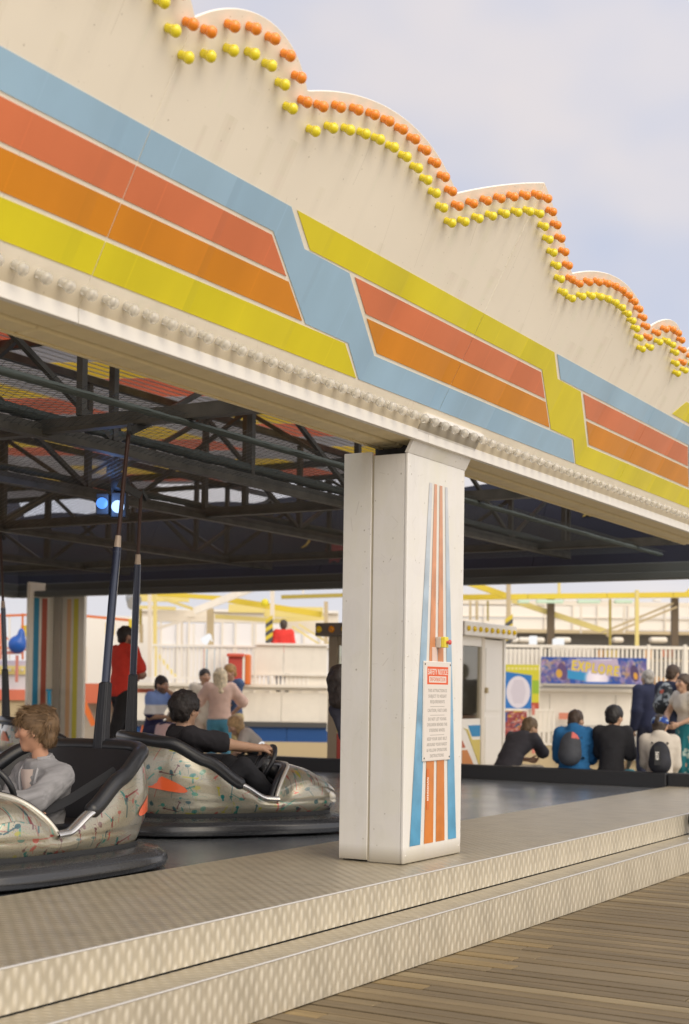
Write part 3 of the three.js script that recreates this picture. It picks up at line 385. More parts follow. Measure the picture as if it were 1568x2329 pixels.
function makeCar(label, pos, turn, seed, opt = {}) {
  const t = thing('bumper_car', label, 'bumper car', pos, turn, 'dodgem cars on the rink');
  const body = phy([0.84, 0.82, 0.76], 0.3, 0.42, { map: splat(seed), clearcoat: 0.9, clearcoatRoughness: 0.1 }), black = phy([0.014, 0.015, 0.018], 0.38, 0, { clearcoat: 0.15 }), silver = std([0.66, 0.65, 0.63], 0.22, 0.85), red = phy([0.7, 0.11, 0.03], 0.28, 0, { clearcoat: 0.4 }), seatm = std([0.012, 0.012, 0.015], 0.5);
  // bumper: a fat ring with a flared skirt
  const prof = [[0.86, 0.135], [0.98, 0.135], [1.1, 0.115], [1.165, 0.085], [1.18, 0.05], [1.16, 0.02], [1.05, 0.012], [0.86, 0.012]];
  part('bumper', grid((u, v) => { const [x, z] = ringAt(u * 2 * Math.PI), k = v * (prof.length - 1), i = Math.min(prof.length - 2, Math.floor(k)), f = k - i, sc = prof[i][0] + (prof[i + 1][0] - prof[i][0]) * f, y = prof[i][1] + (prof[i + 1][1] - prof[i][1]) * f; return [x * sc * 1.02, y, z * (sc * 0.98 + 0.02), u * 4, v]; }, 96, 28), phy([0.03, 0.031, 0.034], 0.4, 0, { clearcoat: 0.1, roughnessMap: rep(mottle, 3, 3) }), t);
  part('underskirt', grid((u, v) => { const [x, z] = ringAt(u * 2 * Math.PI); const s = 0.93 + 0.02 * v; return [x * s, 0.1 + v * 0.06, z * s]; }, 72, 1), M.dark, t);
  // shell side from the skirt to the cockpit rim
  const levels = [0, 0.12, 0.3, 0.55, 0.8, 1], sc = [0.93, 0.972, 0.996, 1.0, 0.992, 0.972];
  const shell = (u, v, out = 0) => { const th = u * 2 * Math.PI, [x, z] = ringAt(th), top = lerpTab(RIM, z), y = 0.155 + (top - 0.155) * v; let k = v * 5, i = Math.min(4, Math.floor(k)), s = sc[i] + (sc[i + 1] - sc[i]) * (k - i); const groove = 0.012 * Math.exp(-(((y - 0.235) / 0.012) ** 2)); s -= groove; const bulge = 0.03 * Math.sin(Math.PI * v) * THREE.MathUtils.smoothstep(-z, -0.1, 0.3); return [x * (s + bulge) + Math.cos(th) * out, y, z * (s + bulge * 0.6) + Math.sin(th) * out, u * 4.1, y * 4]; };
  part('body_shell', grid((u, v) => shell(u, v), 140, 22), body, t);
  // cowl over the nose
  const cowl = (u, v) => { const a = u * 2 - 1, zs = 0.19 + 0.23 * (1 - Math.pow(Math.abs(a), 2.2)), z = zs + (0.735 - zs) * v, w = planX(z) * 0.972, x = a * w, sh = lerpTab(RIM, z), c = lerpTab(TOPC, z), e = Math.pow(Math.max(0, 1 - Math.pow(Math.abs(a), 2.6)), 0.62); return [x, sh + Math.max(0, c - sh) * e, z, z * 1.4 + 0.3, x * 1.4]; };
  part('cowl', grid(cowl, 60, 26), body, t);
  const lipPts = []; for (let i = 0; i <= 30; i++) { const p = cowl(i / 30, 0); lipPts.push([p[0], p[1] + 0.003, p[2]]); } part('cowl_lip', tube(lipPts, 0.014, 60, 8), std([0.6, 0.57, 0.5], 0.3, 0.4), t); part('cowl_padding', tube(lipPts.map((p) => [p[0] * 0.93, p[1] - 0.012, p[2] - 0.028]), 0.026, 60, 8), black, t);
  part('dashboard', grid((u, v) => { const p = cowl(u, 0.02); return [p[0] * (1 - v * 0.12), p[1] - 0.012 - v * Math.max(0, p[1] - 0.2), p[2] + v * 0.1]; }, 24, 6), seatm, t);
  // inside of the tub, floor, seat
  part('cockpit_lining', grid((u, v) => { const th = u * 2 * Math.PI, [x, z] = ringAt(th), top = z > 0.3 ? Math.min(lerpTab(RIM, z), 0.3) : lerpTab(RIM, z); const s = 0.945 - 0.1 * v; return [x * s, top - 0.004 - v * (top - 0.14), z * s]; }, 96, 8), seatm, t);
  part('floor_pan', bx(-0.4, 0.12, -0.6, 0.4, 0.14, 0.55), M.dark, t);
  part('seat', bx(-0.4, 0.15, -0.5, 0.4, 0.27, -0.02, 0.05), seatm, t);
  part('seat_back', grid((u, v) => { const a = -1 + 2 * u, th = -Math.PI / 2 + a * 1.25, [x, z] = ringAt(th); const top = lerpTab(RIM, z) + 0.0; const y = 0.22 + (top - 0.22) * v, s = 0.86 - 0.17 * Math.sin(Math.PI * (0.5 + v * 0.42)) + 0.07; return [x * (s + 0.05), y, z * s]; }, 40, 12), seatm, t);
  // padded black rim round the seat, silver sills in front of it
  const rim = []; for (let i = 0; i <= 60; i++) { const th = rad(-90 - 84 + (168 * i) / 60), [x, z] = ringAt(th); rim.push([x * 0.955, lerpTab(RIM, z) + 0.008, z * 0.965]); } part('rim_padding', [tube(rim, 0.045, 120, 12), ball(...rim[0], 0.045), ball(...rim[60], 0.045)], black, t);
  for (const s of [1, -1]) { const pts = []; for (let i = 0; i <= 14; i++) { const z = -0.02 + (0.26 * i) / 14; pts.push([s * planX(z) * 0.965, lerpTab(RIM, z) + 0.01, z]); } part('sill_trim', grid((u, v) => { const z = -0.07 + 0.28 * u, a = v * Math.PI * 2, x = planX(z) * 0.962, y = lerpTab(RIM, z) + 0.004; return [s * (x + Math.cos(a) * 0.035), y + Math.sin(a) * 0.022, z]; }, 16, 12), silver, t);
}
  // lamps
  for (const s of [1, -1]) { const u0 = 0.25 - s * 0.097; part('headlight', grid((a, b) => shell(u0 + 0.027 * b * Math.cos(a * 6.2832), 0.66 + 0.25 * b * Math.sin(a * 6.2832) * (1 - 0.25 * b * Math.cos(a * 6.2832) * s), 0.004 + 0.006 * (1 - b * b)), 28, 6), phy([0.6, 0.56, 0.46], 0.2, 0, { clearcoat: 0.6 }), t);
    const tl = grid((u, v) => { const z = -0.7 + 0.25 * u, th = Math.atan2(0, 1); const half = (1 - u) ** 0.5 * 0.052 + 0.004, y = 0.4 - 0.08 * u + (v * 2 - 1) * half, x = planX(z) * (1.035 + 0.0) + 0.004; return [s * x, y, z]; }, 14, 6); part('tail_light', tl, red, t);
    const tp = grid((u, v) => { const th = rad(-90 + s * (8 + 22 * u)), [x, z] = ringAt(th); return [x * 1.03, 0.47 + 0.1 * v * Math.sin(Math.PI * (0.15 + 0.8 * u)), z * 1.02]; }, 10, 4); part('rear_reflector', tp, red, t); }
  part('lifting_ring', new THREE.TorusGeometry(0.018, 0.005, 8, 20).rotateY(0.6).translate(0.3, 0.5, -0.735), silver, t);
  // steering
  const sw = new THREE.Group(); sw.name = 'steering_wheel'; t.add(sw); sw.position.set(opt.wheelX ?? 0.17, 0.475, 0.25); sw.rotation.x = rad(-62); const torus = new THREE.TorusGeometry(0.145, 0.017, 10, 36).rotateX(Math.PI / 2);
  part('wheel_rim', torus, black, sw); part('wheel_hub', [new THREE.CylinderGeometry(0.045, 0.05, 0.05, 18), ...[0, 120, 240].map((a) => bar([0, 0, 0], [Math.sin(rad(a)) * 0.14, 0, Math.cos(rad(a)) * 0.14], 0.03, 0.012))], std([0.1, 0.1, 0.1], 0.35, 0.3), sw);
  part('steering_column', rod([opt.wheelX ?? 0.17, 0.455, 0.265], [opt.wheelX ?? 0.17, 0.34, 0.46], 0.045, 0.06), seatm, t); part('knee_pad', bx(-0.25, 0.3, 0.38, 0.25, 0.44, 0.48, 0.05), seatm, t);
  // pick-up pole
  const lean = opt.lean ?? [0, -0.16], pz = -0.72, y1 = opt.poleTop ?? 2.54; const at = (y) => [lean[0] * ((y - 0.4) / (y1 - 0.4)) ** 1.3, y, pz + lean[1] * ((y - 0.4) / (y1 - 0.4)) ** 1.3];
  const sleeve = grid((u, v) => { const y = 0.42 + (opt.sleeve ?? 0.8) * v, p = at(y), a = u * Math.PI * 2, r = (0.044 - 0.014 * v) * (1 + 0.07 * (Math.floor(u * 24) % 2)); const sq = 1 / Math.max(Math.abs(Math.cos(a)), Math.abs(Math.sin(a))); const rr = r * (1 + (sq - 1) * 0.45); return [p[0] + Math.cos(a) * rr, y, p[2] + Math.sin(a) * rr]; }, 48, 16);
  part('pole_sleeve', [sleeve, ball(...at(0.42 + (opt.sleeve ?? 0.8)), 0.033, 0.012, 0.033)], phy([0.012, 0.013, 0.018], 0.42), t);
  const ym = 0.42 + (opt.sleeve ?? 0.8), up = opt.upper ?? 0.75; part('pole_lower', tube([at(ym - 0.05), at((ym + y1 - up) / 2), at(y1 - up)], 0.025, 20, 10), phy([0.012, 0.02, 0.05], 0.25, 0.3, { clearcoat: 0.5 }), t);
  part('pole_collar', rod(at(y1 - up - 0.03), at(y1 - up + 0.07), 0.024, 0.018), std([0.45, 0.36, 0.28], 0.4, 0.3), t); part('pole_upper', tube([at(y1 - up + 0.05), at(y1 - up / 2), at(y1)], 0.013, 14, 8), std([0.05, 0.022, 0.016], 0.4, 0.2), t);
  { const e = at(y1); part('contact_shoe', [bar([e[0], y1 - 0.04, e[2]], [e[0] + 0.02, y1 + 0.04, e[2] - 0.16], 0.03, 0.05), bar([e[0], y1, e[2]], [e[0] + 0.04, y1 - 0.06, e[2] + 0.05], 0.025)], M.dark, t); }
  return t;
}
const heading = (fx, fz) => Math.atan2(fx, fz);
const CAR1 = makeCar('paint-splashed silver dodgem car with the boy in it, nearest the platform edge', [-1.45, FLOOR, -1.64], heading(-1, 0.0), 11, { lean: [0.02, -0.2], poleTop: 2.6, sleeve: 0.62, wheelX: 0.1 });
const CAR2 = makeCar('paint-splashed silver dodgem car driven by the dark-haired man', [1.24, FLOOR, -2.11], heading(0.8, 0.6), 23, { lean: [-0.1, 0.02], poleTop: 2.4, upper: 0.52, wheelX: -0.08, sleeve: 0.68 });
const CAR3 = makeCar('paint-splashed silver dodgem car standing behind the boy, near the corner column', [3.9, FLOOR, -5.85], heading(0.8, 0.6), 37, { lean: [0, -0.1], sleeve: 0.75 });
// ================= PEOPLE: smooth bodies from joined tapered limbs =================
function sdf(prims, cell, o = {}) { // surface net of smoothly joined shapes; prims: {a,b,ra,rb}|{c,r,q}, k = blend, neg = carve, cut = plane
  const lo = [1e9, 1e9, 1e9], hi = [-1e9, -1e9, -1e9];
  for (const p of prims) { if (p.neg || p.cut) continue; const R = p.c ? Math.max(...p.r) : Math.max(p.ra, p.rb); for (const q of p.c ? [p.c] : [p.a, p.b]) for (let i = 0; i < 3; i++) { lo[i] = Math.min(lo[i], q[i] - R - 2.5 * cell); hi[i] = Math.max(hi[i], q[i] + R + 2.5 * cell); } }
  const n = [0, 1, 2].map((i) => Math.ceil((hi[i] - lo[i]) / cell) + 1), N = n[0] * n[1] * n[2], F = new Float32Array(N).fill(1), sx = 1, sy = n[0], sz = n[0] * n[1];
  for (const p of prims) {
    const k = p.k ?? 0.02; let b0, b1; const R = p.cut ? 0 : p.c ? Math.max(...p.r) : Math.max(p.ra, p.rb), m = k + 2.5 * cell;
    if (p.cut) { b0 = [0, 0, 0]; b1 = n.map((v) => v - 1); } else { const pts = p.c ? [p.c] : [p.a, p.b]; b0 = [0, 1, 2].map((i) => Math.max(0, Math.floor((Math.min(...pts.map((q) => q[i])) - R - m - lo[i]) / cell))); b1 = [0, 1, 2].map((i) => Math.min(n[i] - 1, Math.ceil((Math.max(...pts.map((q) => q[i])) + R + m - lo[i]) / cell))); }
    let qi = null; if (p.c && p.q) qi = p.q.clone().invert(); const t = V(0, 0, 0);
    let ba, bb2; if (p.a) { ba = [p.b[0] - p.a[0], p.b[1] - p.a[1], p.b[2] - p.a[2]]; bb2 = ba[0] ** 2 + ba[1] ** 2 + ba[2] ** 2 || 1e-9; }
    for (let z = b0[2]; z <= b1[2]; z++) for (let y = b0[1]; y <= b1[1]; y++) for (let x = b0[0]; x <= b1[0]; x++) {
      const X = lo[0] + x * cell, Y = lo[1] + y * cell, Z = lo[2] + z * cell, i = x + y * sy + z * sz; let d;
      if (p.cut) { d = X * p.cut[0] + Y * p.cut[1] + Z * p.cut[2] - p.cut[3]; if (d > F[i]) F[i] = d; continue; }
      if (p.c) { let dx = X - p.c[0], dy = Y - p.c[1], dz = Z - p.c[2]; if (qi) { t.set(dx, dy, dz).applyQuaternion(qi); dx = t.x; dy = t.y; dz = t.z; } const e0 = dx / p.r[0], e1 = dy / p.r[1], e2 = dz / p.r[2], k0 = Math.sqrt(e0 * e0 + e1 * e1 + e2 * e2), k1 = Math.sqrt((e0 / p.r[0]) ** 2 + (e1 / p.r[1]) ** 2 + (e2 / p.r[2]) ** 2); d = k1 > 1e-6 ? (k0 * (k0 - 1)) / k1 : -Math.min(...p.r); }
      else { const dx = X - p.a[0], dy = Y - p.a[1], dz = Z - p.a[2]; let h = (dx * ba[0] + dy * ba[1] + dz * ba[2]) / bb2; h = h < 0 ? 0 : h > 1 ? 1 : h; const ex = dx - ba[0] * h, ey = dy - ba[1] * h, ez = dz - ba[2] * h; d = Math.sqrt(ex * ex + ey * ey + ez * ez) - (p.ra + (p.rb - p.ra) * h); }
      if (p.neg) { d = -d; const h = Math.max(0, k - Math.abs(F[i] - d)) / k; F[i] = Math.max(F[i], d) + h * h * k * 0.25; } else { const h = Math.max(0, k - Math.abs(F[i] - d)) / k; F[i] = Math.min(F[i], d) - h * h * k * 0.25; }
    }
  }
  if (o.noise) for (let z = 0; z < n[2]; z++) for (let y = 0; y < n[1]; y++) for (let x = 0; x < n[0]; x++) { const i = x + y * sy + z * sz; if (Math.abs(F[i]) < 4 * cell) F[i] += o.noise(lo[0] + x * cell, lo[1] + y * cell, lo[2] + z * cell); }
  const id = new Int32Array(N).fill(-1), pos = [], nor = [], idx = [], C8 = [0, sx, sy, sx + sy, sz, sx + sz, sy + sz, sx + sy + sz], E12 = [[0, 1], [2, 3], [4, 5], [6, 7], [0, 2], [1, 3], [4, 6], [5, 7], [0, 4], [1, 5], [2, 6], [3, 7]];
  for (let z = 0; z < n[2] - 1; z++) for (let y = 0; y < n[1] - 1; y++) for (let x = 0; x < n[0] - 1; x++) {
    const i = x + y * sy + z * sz; let mask = 0; for (let c = 0; c < 8; c++) if (F[i + C8[c]] < 0) mask |= 1 << c; if (mask === 0 || mask === 255) continue;
    let px = 0, py = 0, pz = 0, m = 0; for (const [a, b] of E12) { if (((mask >> a) & 1) === ((mask >> b) & 1)) continue; const fa = F[i + C8[a]], fb = F[i + C8[b]], t = fa / (fa - fb); px += (a & 1) + ((b & 1) - (a & 1)) * t; py += ((a >> 1) & 1) + (((b >> 1) & 1) - ((a >> 1) & 1)) * t; pz += (a >> 2) + ((b >> 2) - (a >> 2)) * t; m++; }
    id[i] = pos.length / 3; pos.push(lo[0] + (x + px / m) * cell, lo[1] + (y + py / m) * cell, lo[2] + (z + pz / m) * cell);
    const gx = F[i + 1] - F[i] + F[i + sx + sy + sz] - F[i + sy + sz], gy = F[i + sy] - F[i] + F[i + sx + sy + sz] - F[i + sx + sz], gz = F[i + sz] - F[i] + F[i + sx + sy + sz] - F[i + sx + sy], l = Math.hypot(gx, gy, gz) || 1; nor.push(gx / l, gy / l, gz / l);
  }
  const quad = (a, b, c, d, f) => { if (a < 0 || b < 0 || c < 0 || d < 0) return; if (f) idx.push(a, b, c, a, c, d); else idx.push(a, c, b, a, d, c); };
  for (let z = 1; z < n[2] - 1; z++) for (let y = 1; y < n[1] - 1; y++) for (let x = 1; x < n[0] - 1; x++) { const i = x + y * sy + z * sz, s = F[i] < 0;
    if (s !== F[i + sx] < 0) quad(id[i], id[i - sy], id[i - sy - sz], id[i - sz], !s); if (s !== F[i + sy] < 0) quad(id[i], id[i - sz], id[i - sx - sz], id[i - sx], !s); if (s !== F[i + sz] < 0) quad(id[i], id[i - sx], id[i - sx - sy], id[i - sy], !s); }
  const g = new THREE.BufferGeometry(); g.setAttribute('position', new THREE.Float32BufferAttribute(pos, 3)); g.setAttribute('normal', new THREE.Float32BufferAttribute(nor, 3)); g.setIndex(idx); g.computeVertexNormals();
  const col = new Float32Array(pos.length).fill(1); if (o.color) { for (let i = 0; i < pos.length; i += 3) { const c = o.color(pos[i], pos[i + 1], pos[i + 2]); col[i] = c[0]; col[i + 1] = c[1]; col[i + 2] = c[2]; } } g.setAttribute('color', new THREE.BufferAttribute(col, 3));
  const uv = new Float32Array((pos.length / 3) * 2); for (let i = 0; i < pos.length / 3; i++) { uv[2 * i] = pos[3 * i] + 0.5 * pos[3 * i + 2]; uv[2 * i + 1] = pos[3 * i + 1] + 0.35 * pos[3 * i + 2]; } g.setAttribute('uv', new THREE.BufferAttribute(uv, 2));
  return g;
}
const cloth = (c, r = 0.85, o = {}) => new THREE.MeshStandardMaterial({ color: new THREE.Color().setRGB(1, 1, 1), vertexColors: true, roughness: r, ...o });
const skinMat = new THREE.MeshPhysicalMaterial({ vertexColors: true, roughness: 0.55, sheen: 0.2, sheenRoughness: 0.5 }), hairMat = new THREE.MeshStandardMaterial({ vertexColors: true, roughness: 0.55 }), fabric = new THREE.MeshStandardMaterial({ vertexColors: true, roughness: 0.9 });
const A3 = (v) => [v.x, v.y, v.z];
function ik(root, target, l1, l2, pole) { const d = target.clone().sub(root); let L = Math.min(d.length(), (l1 + l2) * 0.998); d.normalize(); const tgt = root.clone().addScaledVector(d, L), a = (l1 * l1 - l2 * l2 + L * L) / (2 * L), h = Math.sqrt(Math.max(0, l1 * l1 - a * a)), p = pole.clone().addScaledVector(d, -pole.dot(d)).normalize(); return [root.clone().addScaledVector(d, a).addScaledVector(p, h), tgt]; }
/* Local axes: +z is where the person faces, +y up, +x the person's left. Lengths in metres for a height of 1.75, scaled by S. */
function makePerson(s) {
  const S = (s.height ?? 1.75) / 1.75, t = thing('person', s.label, 'person', s.pos, s.turn ?? 0, s.group), near = !!s.near, cell = near ? 0.009 : 0.016, sw = s.broad ?? 1, fat = s.fat ?? 1, r = rng(s.seed ?? 5);
  const v = (a) => V(a[0], a[1], a[2]).multiplyScalar(S);
  const pel = V(0, (s.pelvis ?? 0.95) * S, 0), lean = rad(s.lean ?? 2), twist = rad(s.twist ?? 0), bend = rad(s.bend ?? 8);
  const q1 = new THREE.Quaternion().setFromEuler(new THREE.Euler(lean, twist * 0.4, rad(s.tilt ?? 0), 'YXZ')), q2 = new THREE.Quaternion().setFromEuler(new THREE.Euler(lean + bend, twist, rad(s.tilt ?? 0), 'YXZ'));
  const P = (base, q, x, y, z) => base.clone().add(V(x * S, y * S, z * S).applyQuaternion(q));
  const mid = P(pel, q1, 0, 0.24, -0.005), neck = P(mid, q2, 0, 0.3, -0.015), drop = s.drop ?? 0, shl = P(mid, q2, 0.165 * sw, 0.25 - drop, -0.015), shr = P(mid, q2, -0.165 * sw, 0.25 - drop, -0.015);
  const qh = new THREE.Quaternion().setFromEuler(new THREE.Euler(rad(s.headPitch ?? 0), rad(s.headYaw ?? 0), rad(s.headTilt ?? 0), 'YXZ')), hs = (s.head ?? 1) * Math.pow(S, 0.55);
  const headC = neck.clone().add(V(0, 0.12 * hs + (s.neckUp ?? 0), 0.018 * hs).applyQuaternion(q2.clone().slerp(qh, 0.5))); const Hd = (x, y, z) => A3(headC.clone().add(V(x * hs, y * hs, z * hs).applyQuaternion(qh)));
  const arm = (side) => { const c = s[side] ?? {}, sh = side === 'armL' ? shl : shr, sg = side === 'armL' ? 1 : -1, tg = c.hand ? v(c.hand) : P(sh, q1, 0.06 * sg, -0.53, 0.04), [el, wr] = ik(sh, tg, 0.29 * S, 0.255 * S, c.pole ? V(...c.pole) : V(0.45 * sg, -0.5, -0.8)); return { sh, el, wr, sg, ...c }; };
  const leg = (side) => { const c = s[side] ?? {}, sg = side === 'legL' ? 1 : -1, hip = P(pel, new THREE.Quaternion(), 0.09 * sg, -0.03, 0), tg = c.foot ? v(c.foot) : V(0.1 * sg * S, 0.08 * S, -0.01), [kn, an] = ik(hip, tg, 0.435 * S, 0.42 * S, c.pole ? V(...c.pole) : V(0.12 * sg, 0, 1)); return { hip, kn, an, sg, ...c }; };
  const L = arm('armL'), R = arm('armR'), lL = leg('legL'), lR = leg('legR');
  const torso = (g, k = 0.05) => { const e = (base, q, x, y, z, rx, ry, rz) => ({ c: A3(P(base, q, x, y, z)), r: [rx * S + g, ry * S + g, rz * S + g], q, k }); return [e(mid, q2, 0, 0.13, 0.0, 0.145 * sw, 0.17, 0.1 * fat), e(mid, q2, 0.08, 0.21 - drop, -0.01, 0.09 * sw, 0.08, 0.08), e(mid, q2, -0.08, 0.21 - drop, -0.01, 0.09 * sw, 0.08, 0.08), e(pel, q1, 0, 0.15, 0.0, 0.125 * sw * fat, 0.15, 0.095 * fat), e(pel, q1, 0, 0.0, -0.01, 0.145 * fat, 0.11, 0.105 * fat), ...(s.woman ? [e(mid, q2, 0.06, 0.12, 0.08, 0.055, 0.055, 0.05), e(mid, q2, -0.06, 0.12, 0.08, 0.055, 0.055, 0.05)] : [])]; };
  const cap = (a, b, ra, rb, g = 0, k = 0.02) => ({ a: A3(a), b: A3(b), ra: ra * S + g, rb: rb * S + g, k });
  const armP = (q, g, from = 0, to = 2) => { const out = []; if (from < 1) out.push(cap(q.sh, q.sh.clone().lerp(q.el, Math.min(1, to)), 0.052, 0.052 - 0.012 * Math.min(1, to), g, 0.03)); if (to > 1) out.push(cap(q.el, q.el.clone().lerp(q.wr, Math.min(1, to - 1)), 0.04, 0.04 - 0.013 * (to - 1), g, 0.025)); return out; };
  const legP = (q, g, to = 2) => { const out = [cap(q.hip, q.hip.clone().lerp(q.kn, Math.min(1, to)), 0.085 * fat, 0.085 * fat - 0.03 * Math.min(1, to), g, 0.03)]; if (to > 1) { const m = q.kn.clone().lerp(q.an, Math.min(1, to - 1) * 0.35); out.push(cap(q.kn, m, 0.053, 0.056, g, 0.02), cap(m, q.kn.clone().lerp(q.an, Math.min(1, to - 1)), 0.056, 0.056 - 0.018 * (to - 1), g, 0.02)); } return out; };
  const sk = s.skin ?? [0.5, 0.3, 0.21], tint = (c, a = 0.1) => (x, y, z) => { const f = 1 + a * (fbm(x * 14 + 3, y * 14, z * 14, 3) - 0.5) * 2; return [c[0] * f, c[1] * f, c[2] * f]; };
  // --- skin: one continuous body, with finer head and hands
  const bodyG = sdf([...torso(-0.012), ...armP(L, 0), ...armP(R, 0), ...legP(lL, -0.004), ...legP(lR, -0.004), cap(neck.clone().add(V(0, -0.04 * S, 0)), headC.clone().add(V(0, -0.06 * hs, -0.012).applyQuaternion(qh)), 0.058 * (s.neckW ?? 1), 0.05, 0, 0.03)], near ? 0.011 : 0.02, { color: tint(sk, 0.06) });
  const hp = [{ c: Hd(0, 0.022, -0.016), r: [0.073, 0.09, 0.09].map((a) => a * hs), q: qh, k: 0.03 }, { c: Hd(0, -0.035, 0.024), r: [0.056, 0.066, 0.062].map((a) => a * hs), q: qh, k: 0.04 }, { a: Hd(-0.008, -0.088, 0.058), b: Hd(0.008, -0.088, 0.058), ra: 0.02 * hs, rb: 0.02 * hs, k: 0.035 }, { a: Hd(-0.036, 0.03, 0.066), b: Hd(0.036, 0.03, 0.066), ra: 0.012 * hs, rb: 0.012 * hs, k: 0.02 }, { a: Hd(0, 0.02, 0.082), b: Hd(0, -0.022, 0.104), ra: 0.008 * hs, rb: 0.0125 * hs, k: 0.014 }, { a: Hd(-0.011, -0.026, 0.09), b: Hd(0.011, -0.026, 0.09), ra: 0.0085 * hs, rb: 0.0085 * hs, k: 0.008 }, { a: Hd(-0.017, -0.05, 0.079), b: Hd(0.017, -0.05, 0.079), ra: 0.0085 * hs, rb: 0.0085 * hs, k: 0.007 }, { a: Hd(-0.014, -0.062, 0.077), b: Hd(0.014, -0.062, 0.077), ra: 0.0085 * hs, rb: 0.0085 * hs, k: 0.007 }, ...[1, -1].flatMap((g) => [{ c: Hd(0.042 * g, -0.01, 0.055), r: [0.024, 0.022, 0.026].map((a) => a * hs), q: qh, k: 0.03 }, { c: Hd(0.033 * g, 0.013, 0.088), r: [0.016, 0.011, 0.014].map((a) => a * hs), q: qh, neg: true, k: 0.015 }, { c: Hd(0.033 * g, 0.012, 0.071), r: [0.0125, 0.011, 0.011].map((a) => a * hs), q: qh, k: 0.004 }, { c: Hd(0.076 * g, -0.004, -0.012), r: [0.01, 0.031, 0.019].map((a) => a * hs), q: qh.clone().multiply(new THREE.Quaternion().setFromEuler(new THREE.Euler(-0.2, 0.35 * g, 0))), k: 0.01 }, { c: Hd(0.085 * g, -0.002, -0.009), r: [0.007, 0.018, 0.01].map((a) => a * hs), q: qh, neg: true, k: 0.006 }]), cap(neck, headC.clone().add(V(0, -0.05 * hs, -0.012 * hs).applyQuaternion(qh)), 0.053 * (s.neckW ?? 1), 0.05, 0, 0.03)];
  const iq = qh.clone().invert(), tq = V(0, 0, 0), hl = (x, y, z) => tq.set(x, y, z).sub(headC).applyQuaternion(iq).multiplyScalar(1 / hs);
  const brow = s.hair ?? [0.1, 0.06, 0.04], beard = s.beard;
  const headG = sdf(hp, near ? 0.004 : 0.008, { color: (x, y, z) => { const q = hl(x, y, z), f = 1 + 0.05 * (fbm(x * 40, y * 40, z * 40, 2) - 0.5); let c = [sk[0] * f, sk[1] * f, sk[2] * f]; const ck = Math.exp(-(((Math.abs(q.x) - 0.042) / 0.022) ** 2) - ((q.y + 0.015) / 0.02) ** 2) * (q.z > 0.03 ? 1 : 0); c = [c[0] * (1 + 0.06 * ck), c[1] * (1 - 0.12 * ck), c[2] * (1 - 0.14 * ck)]; if (q.z > 0.074 && Math.abs(q.y + 0.056) < 0.012 && Math.abs(q.x) < 0.023) c = [sk[0] * 0.92, sk[1] * 0.62, sk[2] * 0.62]; if (q.z > 0.07 && Math.abs(q.y + 0.0565) < 0.0022 && Math.abs(q.x) < 0.021) c = c.map((a) => a * 0.45); if (q.z > 0.055 && Math.abs(q.y - 0.03 + 2 * (Math.abs(q.x) - 0.035) ** 2 * 8) < 0.0055 && Math.abs(q.x) > 0.014 && Math.abs(q.x) < 0.052) c = brow.map((a) => a * 0.9); if (beard && q.y < -0.028 - 0.4 * Math.max(0, 0.05 - Math.abs(q.x)) * (q.y > -0.048 ? 1 : 0) && q.z > -0.01 && !(Math.abs(q.y + 0.056) < 0.009 && Math.abs(q.x) < 0.02)) c = c.map((a, i) => a * 0.3 + beard[i] * 0.7); if (Math.hypot(Math.abs(q.x) - 0.033, (q.y - 0.012) * 1.25) < 0.0105 && q.z > 0.06) { const e = Math.hypot(Math.abs(q.x) - 0.033, q.y - 0.012); c = e < 0.0055 ? [0.05, 0.035, 0.03] : [0.6, 0.57, 0.54]; } return c; } });
  const hands = [L, R].map((q) => { const fd = q.wr.clone().sub(q.el).normalize(), d = q.dir ? V(...q.dir).normalize() : fd.clone(), n0 = q.palm ? V(...q.palm) : V(-q.sg, 0, 0.2), n = n0.addScaledVector(d, -n0.dot(d)).normalize(), x = d.clone().cross(n).normalize(), hS = 0.92 * S, pt = (a, b, c) => q.wr.clone().addScaledVector(x, a * hS).addScaledVector(d, b * hS).addScaledVector(n, c * hS), curl = q.curl ?? 0.7, pr = [{ a: A3(pt(-0.022, 0.02, 0)), b: A3(pt(-0.028, 0.08, 0)), ra: 0.016 * hS, rb: 0.015 * hS, k: 0.015 }, { a: A3(pt(0, 0.01, 0)), b: A3(pt(0, 0.085, 0)), ra: 0.019 * hS, rb: 0.016 * hS, k: 0.015 }, { a: A3(pt(0.022, 0.02, 0)), b: A3(pt(0.028, 0.076, 0)), ra: 0.016 * hS, rb: 0.014 * hS, k: 0.015 }, { a: A3(q.wr.clone().addScaledVector(fd, -0.05 * S)), b: A3(pt(0, 0.02, 0)), ra: 0.027 * S, rb: 0.024 * S, k: 0.02 }];
    [[-0.03, 0.07], [-0.01, 0.078], [0.011, 0.073], [0.031, 0.057]].forEach(([fx, fl], i) => { let p = pt(fx, 0.085 - 0.006 * Math.abs(i - 1), 0), dir = d.clone().addScaledVector(x, fx * 1.6), an = 0; const seg = [0.45, 0.32, 0.26]; seg.forEach((f, j) => { an += curl * [0.6, 0.95, 0.7][j]; const dd = dir.clone().multiplyScalar(Math.cos(an)).addScaledVector(n, Math.sin(an)).normalize(), p2 = p.clone().addScaledVector(dd, fl * f * hS * 1.05); pr.push({ a: A3(p), b: A3(p2), ra: (0.0092 - j * 0.0008) * hS, rb: (0.0086 - j * 0.0009) * hS, k: 0.004 }); p = p2; }); });
    { const t0 = pt(-0.028 , 0.025, 0.004), t1 = pt(-0.055, 0.058, 0.018), t2 = pt(-0.052, 0.085, 0.018 + 0.025 * curl); pr.push({ a: A3(t0), b: A3(t1), ra: 0.013 * hS, rb: 0.0105 * hS, k: 0.008 }, { a: A3(t1), b: A3(t2), ra: 0.0105 * hS, rb: 0.009 * hS, k: 0.004 }); }
